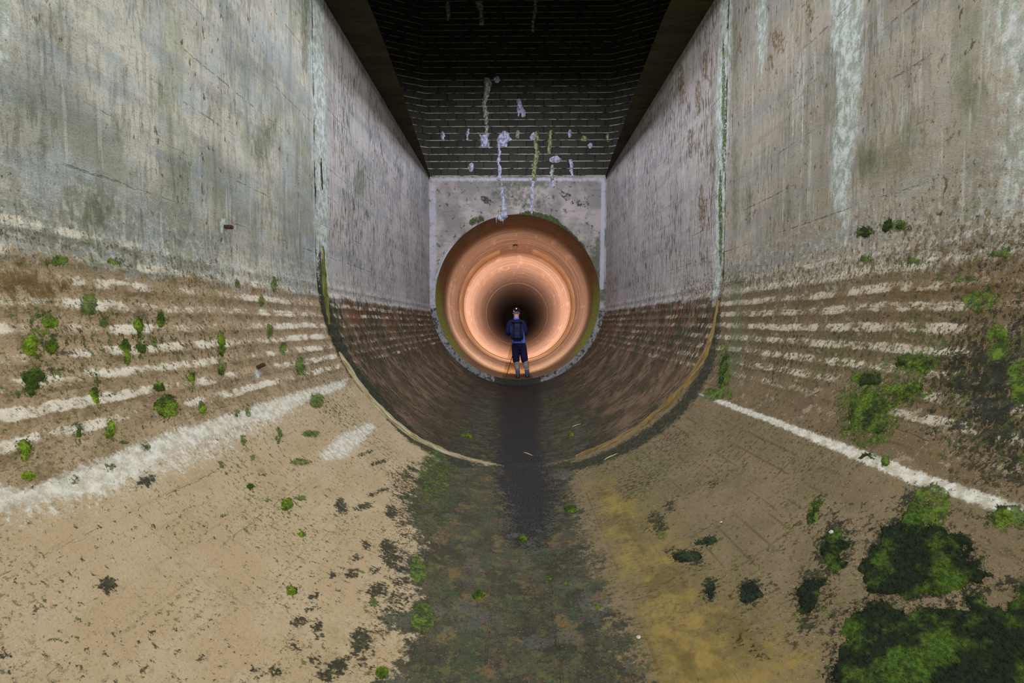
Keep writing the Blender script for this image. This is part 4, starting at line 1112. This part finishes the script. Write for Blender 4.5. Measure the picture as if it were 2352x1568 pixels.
def ellipsoid(name, c, r, mat, parent, seg=20, fn=None, rot=(0, 0, 0)):
    bm = bmesh.new(); bmesh.ops.create_uvsphere(bm, u_segments=seg, v_segments=seg//2+2, radius=1)
    for v in bm.verts:
        if fn: v.co = fn(v.co.copy())
        v.co = Vector((v.co.x*r[0], v.co.y*r[1], v.co.z*r[2]))
    for f in bm.faces: f.smooth = True
    me = bpy.data.meshes.new(name); bm.to_mesh(me); bm.free()
    o = link(name, me, mat, parent); o.location = c; o.rotation_euler = rot; return o
def rbox(name, c, sz, mat, parent, bev=.006, fn=None, rot=(0, 0, 0), cuts=0, segs=3):
    bm = bmesh.new(); bmesh.ops.create_cube(bm, size=1); bmesh.ops.scale(bm, vec=sz, verts=bm.verts)
    bmesh.ops.bevel(bm, geom=bm.edges[:], offset=bev, segments=segs, affect='EDGES')
    if cuts: bmesh.ops.subdivide_edges(bm, edges=bm.edges[:], cuts=cuts, use_grid_fill=True)
    if fn:
        for v in bm.verts: v.co = fn(v.co.copy())
    for f in bm.faces: f.smooth = True
    me = bpy.data.meshes.new(name); bm.to_mesh(me); bm.free()
    o = link(name, me, mat, parent); o.location = c; o.rotation_euler = rot; return o
for sx in (-.062, .002): ellipsoid('eye', (sx, .142, 1.69), (.013, .010, .010), M_EYE, person, 12)
ellipsoid('mouth', (-.03, .135, 1.615), (.026, .010, .008), M_LIP, person, 12)
ellipsoid('hair', (-.03, .030, 1.70), (.080, .075, .062), M_HAIR, person, 20)
def loft(name, rings, mat, parent, n=28, wrinkle=.006):
    bm = bmesh.new(); rr_ = []
    for (x, y, z, rx, ry) in rings:
        ring = []
        for k in range(n):
            a = 2*math.pi*k/n; w = 1+wrinkle/rx*mnoise.noise((math.cos(a)*2.5, math.sin(a)*2.5, z*14))*2
            ring.append(bm.verts.new((x+rx*w*math.cos(a), y+ry*w*math.sin(a), z)))
        rr_.append(ring)
    for r0, r1 in zip(rr_, rr_[1:]):
        for k in range(n): bm.faces.new((r0[k], r0[(k+1) % n], r1[(k+1) % n], r1[k])).smooth = True
    me = bpy.data.meshes.new(name); bm.to_mesh(me); bm.free(); o = link(name, me, mat, parent)
    m = o.modifiers.new('thick', 'SOLIDIFY'); m.thickness = .008; m.offset = -1
    m = o.modifiers.new('sub', 'SUBSURF'); m.levels = 1; m.render_levels = 1
    return o
# jacket: blue trunk, navy yoke and sleeves
J = [(.035, 0, .84, .172, .125), (.03, .0, .93, .172, .122), (.01, .008, 1.06, .168, .118), (0, .01, 1.18, .172, .118), (-.02, .02, 1.34, .186, .122), (-.03, .03, 1.45, .118, .095), (-.03, .035, 1.53, .068, .066)]
jacket = loft('jacket', [(.035, 0, .905, .186, .135), (.032, .0, .93, .184, .134), (.02, .004, 1.0, .176, .128), (.008, .01, 1.12, .176, .125), (-.01, .015, 1.26, .192, .13), (-.025, .025, 1.38, .198, .128), (-.03, .03, 1.46, .15, .105), (-.03, .035, 1.53, .078, .078), (-.03, .04, 1.565, .072, .072)], M_BLUE, person); jacket['label'] = 'royal blue jacket with navy shoulders'
skin('sleeve', [chain([(-.13, .025, 1.44, .082), (-.19, .02, 1.41, .078), (-.235, .01, 1.28, .064), (-.265, .0, 1.16, .058), (-.225, .11, 1.14, .050), (-.185, .20, 1.125, .042)])], M_NAVY, jacket)
skin('sleeve', [chain([(.07, .025, 1.44, .082), (.14, .02, 1.41, .078), (.19, .01, 1.28, .064), (.225, .0, 1.16, .058), (.18, .11, 1.13, .050), (.14, .20, 1.105, .042)])], M_NAVY, jacket)
ellipsoid('yoke', (-.03, .02, 1.445), (.205, .122, .085), M_NAVY, jacket)
ellipsoid('collar', (-.03, .038, 1.545), (.072, .072, .035), M_BLUE, jacket)
# knee-length navy trousers
skin('trousers', [([(.035, 0, .97, .128, .092), (-.045, 0, .82, .100), (-.042, .01, .65, .088), (-.034, .015, .36, .074), (.122, 0, .82, .100), (.152, .01, .65, .088), (.202, .015, .37, .074)],
                  [(0, 1), (1, 2), (2, 3), (0, 4), (4, 5), (5, 6)], 0)], M_SHORT, person)
loft('waistband', [(.035, 0, .74, .170, .118), (.035, 0, .82, .178, .128), (.035, 0, .90, .176, .126), (.033, 0, .99, .165, .118)], M_SHORT, [c for c in person.children if c.name.startswith('trousers')][0])
# gaiters and boots
for sg, a in ((-1, [(-.034, .010, .50), (-.020, -.008, .34), (-.002, -.014, .20)]), (1, [(.198, .010, .51), (.216, -.008, .35), (.238, -.014, .215)])):
    skin('gaiter', [chain([(*a[0], .058), (*a[1], .062), (*a[2], .050)])], M_GAIT, person)
for a in ([(.0, -.015, .235), (.010, -.012, .10), (.006, .03, .055), (-.004, .11, .045), (-.010, .17, .040)], [(.240, -.015, .25), (.250, -.012, .115), (.258, .03, .070), (.270, .11, .060), (.277, .17, .055)]):
    bt_ = skin('boot', [chain([(*a[0], .050), (*a[1], .050), (*a[2], .050, .050), (*a[3], .050, .042), (*a[4], .040, .034)])], M_BOOT, person)
    rbox('sole', ((a[1][0]+a[4][0])/2, .075, a[3][2]-.042), (.098, .285, .024), M_BLACK, bt_, .010)
    ellipsoid('heel_reflector', (a[1][0], -.064, a[1][2]-.055), (.010, .006, .008), plain('reflector', C(210, 215, 225), .2), bt_, 10)
# cap with a head torch
def dome(co):
    if co.z < -.12: co.z = -.12
    return co
cap = ellipsoid('cap', (-.03, .055, 1.735), (.090, .112, .085), M_BLACK, person, 24, dome)
def bill(co):
    co.z -= 6*co.x*co.x; return co
rbox('cap_bill', (-.03, .185, 1.728), (.13, .085, .008), M_BLACK, cap, .003, bill, (math.radians(-12), 0, 0), 3)
ht = tube_mesh('head_torch', [(-.03+.096*math.cos(t), .055+.118*math.sin(t), 1.745) for t in np.linspace(0, 2*math.pi, 25)], [.010]*25, 6, M_NAVY, person)
ht['label'] = 'head torch strap with lit lamps'
rbox('battery_box', (-.025, -.062, 1.775), (.040, .024, .034), M_BLACK, ht, .005)
rbox('rear_light', (-.030, -.074, 1.790), (.020, .012, .026), M_LED, ht, .004)
rbox('side_light', (-.092, -.022, 1.728), (.018, .014, .014), M_LED, ht, .004)
rbox('lamp_housing', (-.03, .182, 1.755), (.050, .030, .036), M_BLACK, ht, .006)
ellipsoid('lamp_lens', (-.03, .198, 1.755), (.018, .006, .014), M_WARM, ht, 14)
# rucksack
def sack(co):
    z = co.z/.26
    co.x *= 1-.16*max(z, 0)**2-.04*max(-z, 0)**2
    w = mnoise.fractal((co.x*14, co.y*14, co.z*10+4), 1, 2, 3)
    return co+Vector((co.x*.06*w, -.016*abs(w)-.01*math.cos(z*1.4)*(co.y < 0), .004*w))
bag = rbox('rucksack', (-.008, -.185, 1.215), (.315, .16, .52), M_DNAVY, person, .06, sack, (0, 0, 0), 3, 4)
bag['label'] = 'creased dark navy rucksack'
rbox('front_pocket', (-.006, -.278, 1.10), (.27, .05, .22), M_DNAVY, bag, .022, lambda c: c+Vector((0, -.008*mnoise.noise(c*16), 0)), (0, 0, 0), 2)
bag.children[0].matrix_parent_inverse = Matrix.Translation(bag.location).inverted()
def pin(o):
    o.matrix_parent_inverse = Matrix.Translation(o.parent.location).inverted(); return o
pin(rbox('lid_flap', (-.010, -.20, 1.455), (.30, .16, .06), M_DNAVY, bag, .028, None, (math.radians(8), 0, 0), 1))
for sx in (-.105, .050):
    pin(tube_mesh('shoulder_strap', [(sx, -.12, 1.44), (sx, -.03, 1.535), (sx, .09, 1.50), (sx*1.05, .155, 1.36), (sx*1.1, .14, 1.18), (sx*1.0, .12, 1.08)], [.016]*6, 8, M_BLACK, bag))
pin(tube_mesh('grab_handle', [(-.05, -.13, 1.475), (-.04, -.125, 1.515), (.02, -.125, 1.515), (.03, -.13, 1.475)], [.007]*4, 6, M_BLACK, bag))

# hand torch, held in the left hand
torch = empty('hand_torch', PO+Vector((-.118, .36, 1.125)))
tag(torch, 'black hand torch held in front by the person, lighting the tunnel', 'torch')
tube_mesh('torch_barrel', [(0, -.09, 0), (0, -.08, 0), (0, .05, 0)], [.012, .015, .015], 14, M_BLACK, torch)
tube_mesh('torch_head', [(0, .045, 0), (0, .075, 0), (0, .105, 0)], [.016, .024, .025], 16, M_BLACK, torch)
ellipsoid('torch_lens', (0, .104, 0), (.022, .004, .022), M_WARM, torch, 16)
# trekking pole, held in the right hand, tip on the tunnel floor at the left
tipx = -.30; tipz = R-math.sqrt(RT*RT-tipx**2)
pole = empty('trekking_pole', Vector((tipx, PO.y+.12, tipz)))
tag(pole, 'thin black walking pole slanting from the person to the tunnel floor', 'walking pole')
top = Vector((PO.x+.055, PO.y+.365, PZ+1.14))-pole.location
tube_mesh('shaft', [top*.0+Vector((0, 0, .004)), top*.06, top*.5, top*.9], [.004, .008, .009, .010], 10, M_BLACK, pole)
tube_mesh('grip', [top*.88, top*.92, top*1.0, top*1.03], [.012, .016, .016, .018], 12, M_BLACK, pole)
tube_mesh('basket', [top*.055, top*.062], [.026, .026], 14, M_BLACK, pole)
tube_mesh('clamp', [top*.44, top*.48], [.013, .013], 10, M_BLACK, pole)
